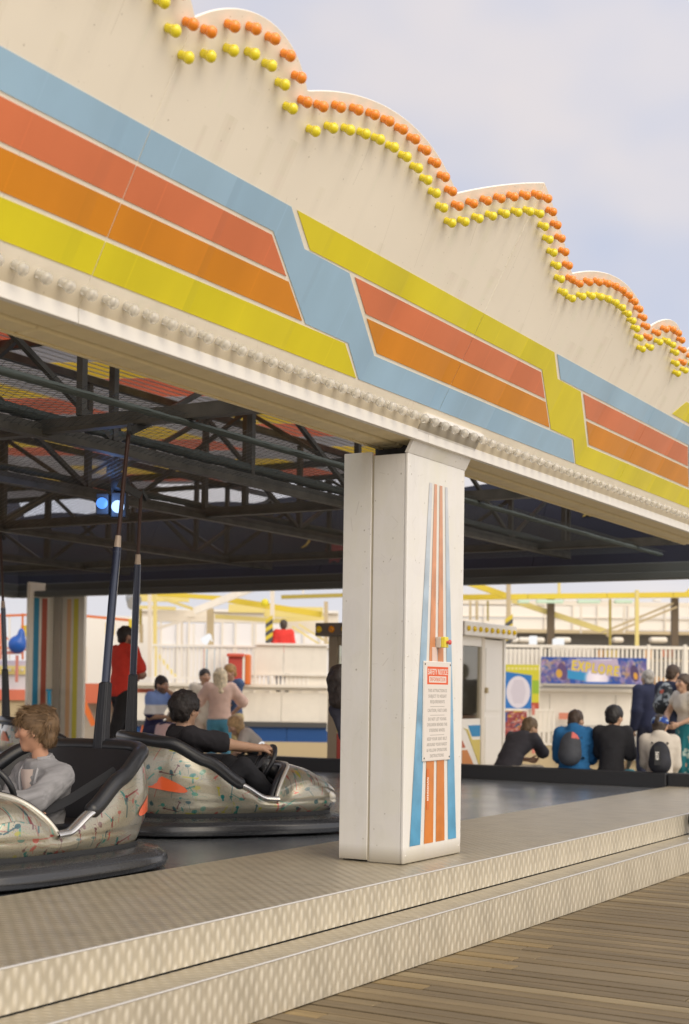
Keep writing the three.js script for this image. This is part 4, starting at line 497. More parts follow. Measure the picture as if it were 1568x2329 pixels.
    return sdf(pr, near ? 0.0042 : 0.0055, { color: tint(sk, 0.05) }); });
  const bodyM = mergeGeometries([bodyG, headG, ...hands]); part('body', bodyM, skinMat, t);
  // --- clothes
  const tp = s.top ?? {}, bt = s.bottom ?? {}, wr = (a = 0.006, f = 9) => (x, y, z) => { const q = x * 0.6 + z * 0.5, n = fbm(x * f, y * f * 1.4, z * f, 3) - 0.5, w = 1 - Math.abs(fbm(q * 11 + n * 2 + 7, (y + q) * 17, z * 8 + 3, 2) - 0.5) * 4; return a * (n * 1.6 - 0.75 * Math.max(0, w) * Math.max(0, w)); };
  const cutNeck = { cut: (() => { const n = V(0, 1, 0.25).applyQuaternion(q2).normalize(), p = P(neck, q2, 0, tp.collar ? 0.035 : 0.005, 0.0); return [n.x, n.y, n.z, n.dot(p)]; })() };
  const hem = tp.hem ?? 0.0, cutHem = { cut: (() => { const n = V(0, -1, 0).applyQuaternion(q1), p = P(pel, q1, 0, hem, 0); return [n.x, n.y, n.z, n.dot(p)]; })() };
  const slv = tp.sleeve ?? 0.62, g = tp.loose ?? 0.012, tc = tp.paint ? (x, y, z) => tp.paint(x / S, (y - pel.y) / S, z / S) : tint(tp.color ?? [0.5, 0.5, 0.5], 0.12);
  const cutH = { ...cutHem };
  const shirtP = [...torso(g, 0.06), cap(P(neck, q2, 0, -0.06, 0), P(neck, q2, 0, tp.collar ? 0.05 : 0.02, 0.012), 0.075, 0.058, g * 0.5, 0.05), cutNeck, cutH];
  // sleeves are joined after the hem cut so that low hands keep their sleeves
  if (!tp.none) { const sl = slv > 0 ? [...armP(L, g + 0.004, 0, slv), ...armP(R, g + 0.004, 0, slv)] : []; if (slv > 0 && slv <= 1) for (const q of [L, R]) { const e = q.sh.clone().lerp(q.el, slv - 0.1), n = q.el.clone().sub(q.sh).normalize(); sl.push(cap(e, q.sh.clone().lerp(q.el, slv), 0.056, 0.058, g, 0.02)); } const ext = tp.hood ? [{ c: A3(P(neck, q2, 0, -0.0, -0.075)), r: [0.1 * S, 0.06 * S, 0.06 * S], q: q2, k: 0.03 }] : [];
    part(tp.name ?? 'shirt', sdf([...shirtP, ...sl, ...ext], cell, { color: tc, noise: wr(tp.wrinkle ?? 0.007) }), tp.mat ?? fabric, t); }
  const bc = bt.paint ? (x, y, z) => bt.paint(x / S, (y - pel.y) / S, z / S) : tint(bt.color ?? [0.1, 0.1, 0.12], 0.14), bg = bt.loose ?? 0.01, waist = P(pel, q1, 0, 0.1, 0), up = V(0, 1, 0).applyQuaternion(q1);
  const pelvisP = [torso(bg, 0.05)[4], torso(bg - 0.004, 0.05)[3], { cut: [up.x, up.y, up.z, up.dot(waist)] }];
  if (bt.type === 'skirt') part('skirt', sdf([...pelvisP, cap(P(pel, q1, 0, 0.02, 0), P(pel, q1, 0, -0.5 * (bt.len ?? 0.8), 0), 0.14, 0.2, 0, 0.05)], cell, { color: bc, noise: (x, y, z) => 0.012 * Math.sin(Math.atan2(z, x) * 11) * Math.min(1, Math.max(0, (pel.y - y) * 4)) }), fabric, t);
  else if (!bt.none) { const len = bt.type === 'shorts' ? 1.0 : 1.93; part(bt.type === 'shorts' ? 'shorts' : 'trousers', sdf([...pelvisP, ...legP(lL, bg, len), ...legP(lR, bg, len)], cell, { color: bc, noise: wr(0.006) }), fabric, t); }
  for (const q of [lL, lR]) if (!s.noShoes) { const f = q.toe ? V(...q.toe).normalize() : V(0.12 * q.sg, 0, 1).normalize(), a = q.an.clone().add(V(0, -0.035 * S, 0)), h = a.clone().addScaledVector(f, -0.04 * S), m = a.clone().addScaledVector(f, 0.09 * S).add(V(0, -0.01, 0)), e = a.clone().addScaledVector(f, 0.155 * S).add(V(0, -0.014, 0)); part('shoe', sdf([cap(h, m, 0.04, 0.04, 0.004), cap(m, e, 0.04, 0.033, 0.004), cap(h, q.an, 0.04, 0.042, 0.004), { cut: [0, -1, 0, -(a.y - 0.042 * S)] }], near ? 0.008 : 0.012, { color: tint(s.shoe ?? [0.06, 0.06, 0.06], 0.1) }), fabric, t); }
  // --- hair
  const hc = s.hair ?? [0.05, 0.035, 0.025]; const hr = [], st = s.hairStyle ?? 'short', hcol = (x, y, z) => { const q = hl(x, y, z), f = 0.4 + 1.15 * fbm(q.x * 75 + 5, q.y * 34, q.z * 20, 3); return hc.map((c, i) => c * f); };
  if (st !== 'none') {
    const vol = s.hairVol ?? 0.012, big = [0.075, 0.088, 0.092].map((a) => (a + vol) * hs); hr.push({ c: Hd(0, 0.036, -0.022), r: big, q: qh, k: 0.02 });
    if (st === 'long') { for (const [x, y, z, r0] of [[0.05, -0.05, -0.055, 0.045], [-0.05, -0.05, -0.055, 0.045], [0, -0.06, -0.07, 0.055]]) hr.push({ a: Hd(x, 0.02, z), b: A3(headC.clone().add(V(x * hs, y * hs, z * hs).applyQuaternion(qh)).add(V(0, -(s.hairLen ?? 0.16) * hs, 0).add(V(0, 0, -0.055 * hs).applyQuaternion(q2)))), ra: 0.06 * hs, rb: r0 * hs, k: 0.03 }); }
    else hr.push({ a: Hd(-0.03, -0.04, -0.07), b: Hd(0.03, -0.04, -0.07), ra: 0.036 * hs, rb: 0.036 * hs, k: 0.03 });
    // carve the face
    hr.push({ c: Hd(0, -0.03, 0.092), r: [0.062 * hs, 0.088 * hs, 0.075 * hs], q: qh, neg: true, k: 0.012 }); if (st !== 'long') for (const g2 of [1, -1]) hr.push({ c: Hd(0.085 * g2, -0.028, 0.012), r: [0.03 * hs, 0.045 * hs, 0.05 * hs], q: qh, neg: true, k: 0.012 });
    for (const f of s.locks ?? []) hr.push({ a: Hd(...f[0]), b: Hd(...f[1]), ra: f[2] * hs, rb: (f[3] ?? f[2] * 0.35) * hs, k: 0.004 });
    const na = s.hairRough ?? (near ? 0.006 : 0.012), nf = s.hairFreq ?? (near ? 55 : 38); const hg = sdf(hr, near ? 0.0034 : 0.009, { color: hcol, noise: (x, y, z) => { const q = hl(x, y, z); return na * 2 * (fbm(q.x * nf, q.y * nf * 0.6, q.z * nf, 3) - 0.5); } });
    if (!near) part('hair', hg, hairMat, t); else { // fine loose strands lying over the mass
      const P0 = hg.attributes.position, Nn = hg.attributes.normal, pos = [], col = [], len = (s.strandLen ?? 0.03) * hs;
      for (let k = 0; k < (s.strands ?? 2600); k++) { const i = Math.floor(r() * P0.count), p = V(P0.getX(i), P0.getY(i), P0.getZ(i)), n = V(Nn.getX(i), Nn.getY(i), Nn.getZ(i)), q = hl(p.x, p.y, p.z).clone(); if ((q.z > 0.0 && q.y < 0.045) || (q.z > -0.035 && q.y < 0.0)) continue;
        const fl = s.flow ? V(...s.flow(q, r)) : V(r() - 0.5, r() - 0.5, r() - 0.5); fl.x += (r() - 0.5) * 0.5; fl.y += (r() - 0.5) * 0.5; fl.applyQuaternion(qh); const d = fl.addScaledVector(n, -fl.dot(n)).normalize(), sd = d.clone().cross(n), L0 = len * (0.5 + r()), w = (0.0011 + 0.0009 * r()) * hs, lift = 0.1 + 0.35 * r(), cl = s.curly ? (r() - 0.5) * 1.6 : (r() - 0.5) * 0.4, f = 0.55 + 0.95 * r() * r() + (s.tips ?? 0) * r();
        const A = [0, 0.5, 1].map((a) => p.clone().addScaledVector(d, L0 * a * (1 - 0.15 * Math.abs(cl) * a)).addScaledVector(sd, cl * L0 * a * a * 0.6).addScaledVector(n, 0.0005 + L0 * lift * a * (1 - 0.75 * a)));
        for (let m = 0; m < 2; m++) { const wa = w * (m ? 0.75 : 1), wb = w * (m ? 0.15 : 0.75), a0 = A[m], a1 = A[m + 1], ring = (c, ww) => [c.clone().addScaledVector(sd, ww), c.clone().addScaledVector(n, ww), c.clone().addScaledVector(sd, -ww)], X = ring(a0, wa), Y = ring(a1, wb); for (const [u, v2] of [[0, 1], [1, 2], [2, 0]]) for (const v3 of [X[u], X[v2], Y[v2], X[u], Y[v2], Y[u]]) { pos.push(v3.x, v3.y, v3.z); col.push(hc[0] * f, hc[1] * f, hc[2] * f); } } }
      const sg = new THREE.BufferGeometry(); sg.setAttribute('position', new THREE.Float32BufferAttribute(pos, 3)); sg.setAttribute('color', new THREE.Float32BufferAttribute(col, 3)); sg.setAttribute('uv', new THREE.Float32BufferAttribute(new Float32Array((pos.length / 3) * 2), 2)); sg.computeVertexNormals(); part('hair', [hg, sg], hairMat, t); }
  }
  if (s.extra) s.extra({ t, S, pel, mid, neck, shl, shr, q1, q2, P, Hd, hs, headC, qh, L, R, lL, lR, cell, cap, torso });
  return t;
}
// ---------- the people ----------
const carPoint = (car, x, y, z) => { car.updateMatrixWorld(true); const p = V(x, y, z).applyMatrix4(car.matrixWorld); return [p.x, p.y, p.z]; };
const yawTo = (px0, d) => 0;
const IMG = (rx, fz) => Math.atan2(R0.x * rx + F0.x * fz, R0.z * rx + F0.z * fz); // facing given as (right, away) in the picture
const packMat = new THREE.MeshStandardMaterial({ vertexColors: true, roughness: 0.75 });
function backpack(k, col, o = {}) { const { t, S, mid, q2, P, shl, shr, cap } = k, z = o.front ? 1 : -1, c = P(mid, q2, o.x ?? 0, o.y ?? 0.06, z * 0.185); const e = (x, y, zz, rx, ry, rz) => ({ c: A3(P(mid, q2, (o.x ?? 0) + x, (o.y ?? 0.06) + y, z * zz)), r: [rx * S, ry * S, rz * S], q: q2, k: 0.04 });
  part('backpack', sdf([e(0, 0, 0.18, 0.13, 0.2, 0.085), e(0, -0.1, 0.19, 0.14, 0.13, 0.095), e(0, -0.1, 0.25, 0.09, 0.09, 0.05)], 0.014, { color: (x, y, zz) => { const f = 0.8 + 0.4 * fbm(x * 20, y * 20, zz * 20, 3); return (o.paint ? o.paint(V(x, y, zz).sub(c).applyQuaternion(q2.clone().invert())) : col).map((a) => a * f); }, noise: (x, y, zz) => 0.006 * (fbm(x * 14, y * 14, zz * 14) - 0.5) }), packMat, t);
  for (const s of [1, -1]) part('strap', tube([P(mid, q2, s * 0.09, 0.16, z * 0.14), P(mid, q2, s * 0.11, 0.3, 0), P(mid, q2, s * 0.115, 0.16, -z * 0.115), P(mid, q2, s * 0.13, -0.02, -z * 0.06), P(mid, q2, s * 0.12, -0.08, z * 0.12)], 0.016 * S, 24, 6), std(col.map((a) => a * 0.8), 0.8), t); }

{ // boy in the nearest car: cream-grey jacket, hair swept forward, looking to his right
  const p = carPoint(CAR1, 0.08, 0, -0.14), locks = [], r = rng(77);
  for (let i = 0; i < 70; i++) { const a = r() * 2 - 1, b = r(), x = a * 0.074, z0 = -0.085 + b * 0.16, y0 = 0.052 + 0.074 * Math.sqrt(Math.max(0, 1 - (a * 0.95) ** 2)) * Math.sqrt(Math.max(0.12, 1 - ((z0 + 0.02) / 0.115) ** 2)); const fl = 0.025 + r() * 0.03; locks.push([[x * 0.9, y0 - 0.012, z0], [x * 1.02 + (r() - 0.5) * 0.03, y0 + 0.006 + (z0 > 0.04 ? 0.004 - r() * 0.012 : 0.004 * r()), Math.min(0.085, z0 + fl * (b > 0.25 ? 1 : -0.5))], 0.0068, 0.002]); }
  for (let i = 0; i < 26; i++) { const x = -0.055 + (0.11 * i) / 25; locks.push([[x * 0.9, 0.105, 0.045], [x + (r() - 0.5) * 0.02, 0.06 + r() * 0.025, 0.083 + r() * 0.012], 0.0085, 0.003]); }
  for (let i = 0; i < 40; i++) { const sg = r() < 0.5 ? 1 : -1, z = -0.09 + r() * 0.085, y = -0.03 + r() * 0.1; locks.push([[sg * 0.07, y + 0.02, z], [sg * (0.078 + r() * 0.008), y - 0.012, z + 0.014], 0.009, 0.003]); }
  makePerson({ label: 'fair-haired boy in a pale grey zipped jacket at the wheel of the nearest dodgem', pos: p, turn: CAR1.rotation.y + rad(-8), height: 1.44, head: 1.13, near: true, drop: 0.05, neckUp: 0.045, pelvis: 0.165 / (1.44 / 1.75), lean: -6, bend: 14, twist: 4, headYaw: -52, headPitch: 3, skin: [0.56, 0.3, 0.19], hair: [0.15, 0.09, 0.043], hairVol: 0.014, hairRough: 0.003, locks, seed: 3, strands: 10000, strandLen: 0.042, tips: 0.7, flow: (q) => (q.z > 0.055 ? [q.x * 3, -1, 0.15] : q.y > 0.05 ? [q.x * 2, 0.05, 1] : q.z < -0.06 ? [0, -1, 0.2] : [0, -0.7, 0.6]),
    armL: { hand: [0.1, 0.5, 0.45], pole: [0.7, -0.7, -0.3], curl: 1.1, palm: [-0.6, -0.5, 0.3], dir: [-0.4, 0.25, 0.8] }, armR: { hand: [0.13, 0.4, 0.21], pole: [-0.8, -0.6, 0.3], curl: 0.3, dir: [1, -0.1, -0.25], palm: [-0.2, -0.3, -1] }, legL: { foot: [0.16, 0.14, 0.62], pole: [0.2, 1, 0.4] }, legR: { foot: [-0.12, 0.14, 0.64], pole: [-0.1, 1, 0.4] },
    top: { name: 'jacket', sleeve: 1.94, loose: 0.027, collar: true, hem: -0.12, color: [0.4, 0.395, 0.41], wrinkle: 0.012, mat: new THREE.MeshStandardMaterial({ vertexColors: true, roughness: 0.95, map: rep(mottle, 6, 6) }) }, bottom: { color: [0.16, 0.12, 0.1], type: 'shorts' }, shoe: [0.5, 0.5, 0.5],
    extra: (k) => { const { t, P, mid, q2, S } = k; part('t_shirt', grid((u, v) => { const x = (u - 0.5) * (0.12 - 0.095 * v), y = 0.27 - 0.3 * v, z = 0.134 + 0.016 * Math.sin(Math.PI * u) - 0.05 * Math.max(0, 0.3 - v); return A3(P(mid, q2, x, y, z)); }, 10, 12), std([0.6, 0.49, 0.44], 0.9), t);
      for (const sg of [1, -1]) part('jacket_edge', tube([P(mid, q2, sg * 0.062, 0.3, 0.06), P(mid, q2, sg * 0.078, 0.24, 0.112), P(mid, q2, sg * 0.062, 0.12, 0.136), P(mid, q2, sg * 0.045, -0.02, 0.13), P(mid, q2, sg * 0.02, -0.16, 0.12)], 0.0085, 30, 6), std([0.37, 0.365, 0.38], 0.9), t);
      part('collar', grid((u, v) => { const a = rad(-100 + 300 * u - 50), rr = 0.07 + 0.012 * v; return A3(P(k.neck, q2, Math.sin(a + Math.PI) * rr, -0.015 + 0.055 * v, Math.cos(a + Math.PI) * rr + 0.004)); }, 24, 4), std([0.39, 0.385, 0.4], 0.95), t); } });
  // his seat belt: one strap from the seat back over the arm, one down to the sill
  const belt = (pts, w) => { const c = new THREE.CatmullRomCurve3(pts.map((q) => V(...q)), false, 'centripetal'); return grid((u, v) => { const q = c.getPoint(u), d = c.getTangent(u), n = V(0.75, 0.35, 0.3).cross(d).normalize(); return A3(q.addScaledVector(n, (v - 0.5) * w)); }, 30, 2); };
  part('seat_belt', [belt([[0.31, 0.55, -0.5], [0.285, 0.45, -0.27], [0.27, 0.385, -0.1], [0.225, 0.345, 0.03], [0.12, 0.33, 0.07]], 0.05), belt([[0.22, 0.345, 0.02], [0.28, 0.27, -0.02], [0.34, 0.18, -0.07]], 0.045)], std([0.015, 0.016, 0.02], 0.8), CAR1);
}
{ // man in the second car, seen from behind, right arm out to the wheel
  const p = carPoint(CAR2, -0.04, 0, -0.26);
  makePerson({ label: 'dark-haired man in a black t-shirt steering the second dodgem, seen from behind', pos: p, turn: CAR2.rotation.y, height: 1.76, near: true, pelvis: 0.2, lean: -14, bend: 12, headYaw: 36, headPitch: 4, skin: [0.52, 0.31, 0.2], hair: [0.022, 0.016, 0.014], hairVol: 0.026, hairRough: 0.014, hairFreq: 42, broad: 1.1, seed: 9, strands: 3600, strandLen: 0.026, curly: true, flow: (q, r) => [(r() - 0.5) * 1.4, -0.5 + (r() - 0.5), (r() - 0.5) * 1.4],
    armR: { hand: [-0.12, 0.58, 0.5], pole: [-0.6, -0.9, 0.1], curl: 1.15, dir: [0.3, 0.1, 0.9], palm: [0.5, -0.75, 0.2] }, armL: { hand: [0.14, 0.56, 0.5], pole: [0.6, -0.9, 0.1], curl: 1.1, dir: [-0.3, 0.1, 0.9], palm: [-0.5, -0.75, 0.2] }, legL: { foot: [0.16, 0.16, 0.6], pole: [0.2, 1, 0.4] }, legR: { foot: [-0.16, 0.16, 0.6], pole: [-0.2, 1, 0.4] },
    top: { name: 't_shirt', sleeve: 0.78, loose: 0.016, color: [0.02, 0.018, 0.022], hem: -0.1, wrinkle: 0.01 }, bottom: { color: [0.02, 0.02, 0.024] } });
}
// red polo attendant, arms folded, beside the kerb
{ const p = W(275, 1735, 17.0); makePerson({ label: 'bearded man in a red polo shirt and black trousers standing on the rink', pos: [p.x, FLOOR, p.z], turn: IMG(0.75, 0.62), height: 1.76, headYaw: -14, skin: [0.42, 0.25, 0.17], hair: [0.02, 0.015, 0.013], beard: [0.04, 0.03, 0.025], broad: 1.2, fat: 1.1, lean: 2, bend: 6, armR: { hand: [0.0, 1.1, 0.2], pole: [-1, -0.7, 0.1], curl: 0.9 }, armL: { hand: [0.0, 1.14, 0.23], pole: [1, -0.7, 0.1], curl: 0.9 }, legR: { foot: [-0.1, 0.08, -0.34], pole: [0, 0, 1] }, legL: { foot: [0.1, 0.08, 0.2] }, top: { name: 'polo_shirt', sleeve: 0.75, collar: true, loose: 0.02, hem: -0.06, color: [0.7, 0.05, 0.03] }, bottom: { color: [0.018, 0.017, 0.018] } }); }
const sit = (o) => ({ pelvis: 0.13, lean: 4, bend: 16, legL: { foot: [0.13, -0.3, 0.5], pole: [0.1, 1, 0.4] }, legR: { foot: [-0.13, -0.3, 0.5], pole: [-0.1, 1, 0.4] }, ...o });
const SITS = 'people sitting along the far kerb of the rink';
const seatAt = (px, py, X) => { let d = 17; for (let i = 0; i < 20; i++) { const p = W(px, py, d); d += (X - p.x) / 0.9; } const p = W(px, py, d); return [X, 0, p.z]; };
{ let p = seatAt(1152, 1640, 8.15); makePerson(sit({ label: 'man in a dark polo shirt sitting hunched on the kerb by the white booth', group: SITS, pos: [8.17, 0.36, p[2]], turn: IMG(0.75, 0.65), height: 1.72, lean: 24, bend: 28, headPitch: 22, headYaw: -10, skin: [0.5, 0.31, 0.2], hair: [0.13, 0.085, 0.045], broad: 1.1, fat: 1.1, armR: { hand: [-0.02, 0.52, 0.4], pole: [-0.7, -0.8, 0.3] }, armL: { hand: [0.06, 0.25, 0.48], pole: [0.8, -0.4, 0] }, top: { name: 'polo_shirt', sleeve: 0.85, collar: true, loose: 0.02, color: [0.035, 0.033, 0.042] }, bottom: { type: 'shorts', color: [0.5, 0.43, 0.32], loose: 0.02 } })); }
{ let p = seatAt(1305, 1640, 8.15); makePerson(sit({ label: 'person in a bright blue rain jacket with a dark backpack sitting on the kerb', group: SITS, pos: [8.17, 0.36, p[2]], turn: IMG(0.25, 0.95), height: 1.66, lean: 6, bend: 14, headYaw: -28, headPitch: 8, skin: [0.45, 0.28, 0.19], hair: [0.05, 0.03, 0.02], fat: 1.12, armL: { hand: [0.1, 0.3, 0.4] }, armR: { hand: [-0.1, 0.3, 0.4] }, top: { name: 'jacket', sleeve: 1.92, loose: 0.035, hood: true, collar: true, hem: -0.13, color: [0.015, 0.12, 0.3], wrinkle: 0.016 }, bottom: { color: [0.03, 0.04, 0.06] }, extra: (k) => { backpack(k, [0.045, 0.05, 0.06], { x: 0.03, y: 0.03, paint: (q) => (q.x < -0.02 && q.y > 0.09 && q.z < -0.02 ? [0.62, 0.14, 0.12] : [0.045, 0.05, 0.062]) }); } })); }
{ let p = seatAt(1390, 1640, 8.15); makePerson(sit({ label: 'young man with thick black hair in a black t-shirt sitting on the kerb', group: SITS, pos: [8.17, 0.36, p[2]], turn: IMG(0.35, 0.92), height: 1.78, lean: 6, bend: 14, headYaw: -24, headPitch: 8, skin: [0.47, 0.28, 0.18], hair: [0.012, 0.01, 0.01], hairVol: 0.022, hairRough: 0.01, hairFreq: 40, broad: 0.94, armR: { hand: [-0.14, 0.24, 0.34], pole: [-0.25, -0.9, -0.4] }, armL: { hand: [0.1, 0.25, 0.4], pole: [0.1, -0.9, -0.3] }, top: { name: 't_shirt', sleeve: 0.86, loose: 0.018, color: [0.014, 0.014, 0.018] }, bottom: { color: [0.04, 0.2, 0.24] } })); }
{ let p = seatAt(1500, 1650, 8.15); makePerson(sit({ label: 'child in a blue cap and cream hoodie with a black lettered backpack on the kerb', group: SITS, pos: [8.17, 0.36, p[2]], turn: IMG(0.2, 0.97), height: 1.55, head: 1.08, lean: 6, bend: 16, headYaw: -10, headPitch: 10, skin: [0.5, 0.31, 0.21], hair: [0.05, 0.035, 0.025], armR: { hand: [-0.16, 0.2, 0.36], pole: [-0.2, -0.9, -0.4] }, armL: { hand: [0.1, 0.25, 0.4], pole: [0.2, -0.9, -0.4] }, top: { name: 'hoodie', sleeve: 1.9, loose: 0.028, hood: true, color: [0.55, 0.5, 0.43] }, bottom: { color: [0.55, 0.53, 0.5] }, extra: (k) => { backpack(k, [0.012, 0.013, 0.02], { y: -0.02 }); const { t, Hd, qh, headC, hs, P, mid, q2 } = k; const cg = sdf([{ c: Hd(0, 0.045, -0.018), r: [0.096 * hs, 0.088 * hs, 0.106 * hs], q: qh, k: 0.01 }, { cut: (() => { const n = V(0, -1, 0.12).applyQuaternion(qh).normalize(), p = V(...Hd(0, 0.03, 0)); return [n.x, n.y, n.z, n.dot(p)]; })() }], 0.008, { color: (x, y, z) => (fbm(x * 26, y * 26, z * 26, 2) > 0.56 ? [0.3, 0.42, 0.62] : [0.012, 0.05, 0.26]) }); part('cap', cg, fabric, t);
  const lt = canvasTex(64, 256, (g, a, b) => { g.fillStyle = '#0c0d12'; g.fillRect(0, 0, a, b); g.translate(44, 128); g.rotate(-Math.PI / 2); g.fillStyle = '#e6e2da'; g.font = 'bold 46px sans-serif'; g.textAlign = 'center'; g.fillText('HYPE', 0, 2); }); const pl = new THREE.PlaneGeometry(0.07, 0.22); pl.rotateY(Math.PI); const c = P(mid, q2, 0.03, -0.06, -0.318); pl.applyQuaternion(q2); pl.translate(c.x, c.y, c.z); part('lettering', pl, std([1, 1, 1], 0.6, 0, { map: lt }), t); } })); }
{ const p = W(1522, 1640, 19.4); makePerson({ label: 'young man in a navy jacket with a black rucksack, standing at the right', pos: [p.x, 0, p.z], turn: IMG(0.8, 0.55), height: 1.84, headYaw: 8, headPitch: 12, skin: [0.5, 0.3, 0.2], hair: [0.06, 0.036, 0.022], broad: 1.05, armR: { hand: [-0.16, 1.0, 0.2] }, armL: { hand: [0.1, 1.05, 0.26] }, top: { name: 'jacket', sleeve: 1.9, loose: 0.026, hem: -0.1, color: [0.017, 0.022, 0.05] }, bottom: { color: [0.022, 0.026, 0.05] }, shoe: [0.6, 0.6, 0.6], extra: (k) => backpack(k, [0.014, 0.018, 0.024], { x: -0.06, y: 0.08, paint: (q) => (Math.hypot(q.x + 0.02, q.y - 0.07) < 0.03 ? [0.5, 0.12, 0.08] : fbm(q.x * 30, q.y * 30, 4, 2) > 0.62 ? [0.25, 0.28, 0.3] : [0.014, 0.018, 0.024]) }) }); }
{ const p = W(1478, 1640, 20.4); makePerson({ label: 'grey-haired person in a dark navy coat standing behind the young man at the right', pos: [p.x, 0, p.z], turn: IMG(-0.35, 0.9), height: 1.78, skin: [0.5, 0.33, 0.24], hair: [0.36, 0.34, 0.31], top: { name: 'coat', sleeve: 1.95, loose: 0.03, hem: -0.2, collar: true, color: [0.016, 0.021, 0.055] }, bottom: { color: [0.02, 0.024, 0.05] } }); }
{ const p = W(1562, 1640, 18.8); makePerson({ label: 'woman in a white top and teal patterned skirt at the right edge', pos: [p.x, 0, p.z], turn: IMG(-0.75, -0.35), height: 1.7, woman: true, skin: [0.5, 0.31, 0.21], hair: [0.07, 0.045, 0.03], hairStyle: 'long', armR: { hand: [-0.12, 1.05, 0.24], pole: [-1, -0.5, -0.2] }, armL: { hand: [0.12, 1.05, 0.24] }, top: { name: 'blouse', sleeve: 0.3, loose: 0.01, hem: 0.02, color: [0.62, 0.56, 0.48] }, bottom: { type: 'skirt', len: 0.95, paint: (x, y, z) => (fbm(x * 16, y * 16, z * 16, 2) > 0.63 ? [0.4, 0.5, 0.45] : [0.012, 0.15, 0.18]) } }); }
{ const p = W(500, 1640, 20.6); makePerson({ label: 'blonde woman in a pale pink top and blue jeans, seen from behind', pos: [p.x, 0, p.z], turn: IMG(-0.2, 0.95), height: 1.72, woman: true, fat: 1.05, skin: [0.52, 0.32, 0.22], hair: [0.85, 0.72, 0.5], hairStyle: 'long', hairLen: 0.17, armL: { hand: [0.3, 1.12, 0.34], pole: [0.6, -0.8, 0] }, armR: { hand: [-0.24, 1.08, 0.22], pole: [-0.8, -0.6, -0.2] }, top: { name: 'blouse', sleeve: 0.9, loose: 0.03, hem: 0.03, color: [0.85, 0.6, 0.5] }, bottom: { color: [0.1, 0.33, 0.48] } }); }
{ const p = W(530, 1640, 21.6); makePerson({ label: 'sandy-haired man in a navy t-shirt and khaki shorts beside the blonde woman', pos: [p.x, 0, p.z], turn: IMG(-0.6, -0.6), height: 1.8, headPitch: 14, skin: [0.52, 0.31, 0.21], hair: [0.38, 0.22, 0.08], armL: { hand: [0.0, 1.0, 0.28] }, armR: { hand: [-0.05, 0.96, 0.26] }, top: { name: 't_shirt', sleeve: 0.85, loose: 0.024, hem: -0.1, color: [0.07, 0.12, 0.25] }, bottom: { type: 'shorts', loose: 0.02, color: [0.5, 0.4, 0.2] } }); }
{ const p = W(462, 1640, 21.8); makePerson({ label: 'dark-haired person in a cream top facing the blonde woman', pos: [p.x, 0, p.z], turn: IMG(0.4, -0.85), height: 1.72, skin: [0.55, 0.34, 0.23], hair: [0.03, 0.022, 0.02], armL: { hand: [0.2, 0.9, 0.15] }, top: { name: 'shirt', sleeve: 0.9, loose: 0.024, hem: -0.16, color: [0.68, 0.62, 0.54] }, bottom: { type: 'shorts', color: [0.6, 0.5, 0.42] } }); }
{ const p = W(350, 1640, 19.6); makePerson({ label: 'seated man in a blue, white and navy striped polo with a hand at his face', group: SITS, pos: [p.x, 0.42, p.z], turn: IMG(0.7, -0.5), height: 1.72, ...sit({ pelvis: 0.4 }), headPitch: 10, skin: [0.48, 0.29, 0.19], hair: [0.03, 0.02, 0.017], beard: [0.05, 0.035, 0.03], armL: { hand: [0.03, 0.98, 0.2], pole: [0.8, -0.8, 0.2] }, armR: { hand: [0.0, 0.6, 0.26] }, legL: { foot: [0.14, 0.08, 0.42], pole: [0.1, 1, 0.5] }, legR: { foot: [-0.14, 0.08, 0.42], pole: [-0.1, 1, 0.5] }, top: { name: 'polo_shirt', sleeve: 0.8, loose: 0.018, collar: true, paint: (x, y) => (y > 0.36 ? [0.25, 0.38, 0.75] : y > 0.23 ? [0.85, 0.85, 0.83] : [0.03, 0.03, 0.09]) }, bottom: { color: [0.03, 0.03, 0.08] } });
  const st = thing('stool', 'low dark bench under the man in the striped polo', 'bench', [p.x, 0, p.z], IMG(0.7, -0.5)); part('seat', bx(-0.3, 0.62, -0.25, 0.3, 0.68, 0.2, 0.01), M.dark, st); for (const [x, z] of [[-0.26, -0.2], [0.26, -0.2], [-0.26, 0.15], [0.26, 0.15]]) part('leg', bx(x - 0.02, 0, z - 0.02, x + 0.02, 0.62, z + 0.02), M.steel, st); }
{ const p = W(372, 1690, 18.6); makePerson({ label: 'child in a dusty pink top and white cap bending forward with a navy bag', pos: [p.x, 0.417, p.z], turn: IMG(0.35, 0.93), height: 1.35, head: 1.1, ...sit({}), pelvis: 0.16, lean: 18, bend: 24, headPitch: 30, skin: [0.5, 0.32, 0.22], hair: [0.3, 0.2, 0.1], fat: 1.2, armL: { hand: [0.1, 0.2, 0.4] }, armR: { hand: [-0.1, 0.2, 0.4] }, top: { name: 'sweater', sleeve: 1.9, loose: 0.03, color: [0.66, 0.48, 0.47] }, bottom: { color: [0.4, 0.3, 0.32] }, extra: (k) => { const { t, Hd, qh, hs, P, mid, q2, S } = k; part('cap', sdf([{ c: Hd(0, 0.05, -0.02), r: [0.097 * hs, 0.085 * hs, 0.108 * hs], q: qh, k: 0.01 }], 0.009, { color: () => [0.7, 0.68, 0.64] }), fabric, t); part('bag', sdf([{ c: A3(P(mid, q2, -0.2, 0.16, -0.02)), r: [0.1 * S, 0.14 * S, 0.09 * S], q: q2, k: 0.02 }, { c: A3(P(mid, q2, 0.02, 0.26, -0.09)), r: [0.17 * S, 0.05 * S, 0.07 * S], q: q2, k: 0.04 }], 0.014, { color: () => [0.025, 0.035, 0.1] }), fabric, t); } }); }
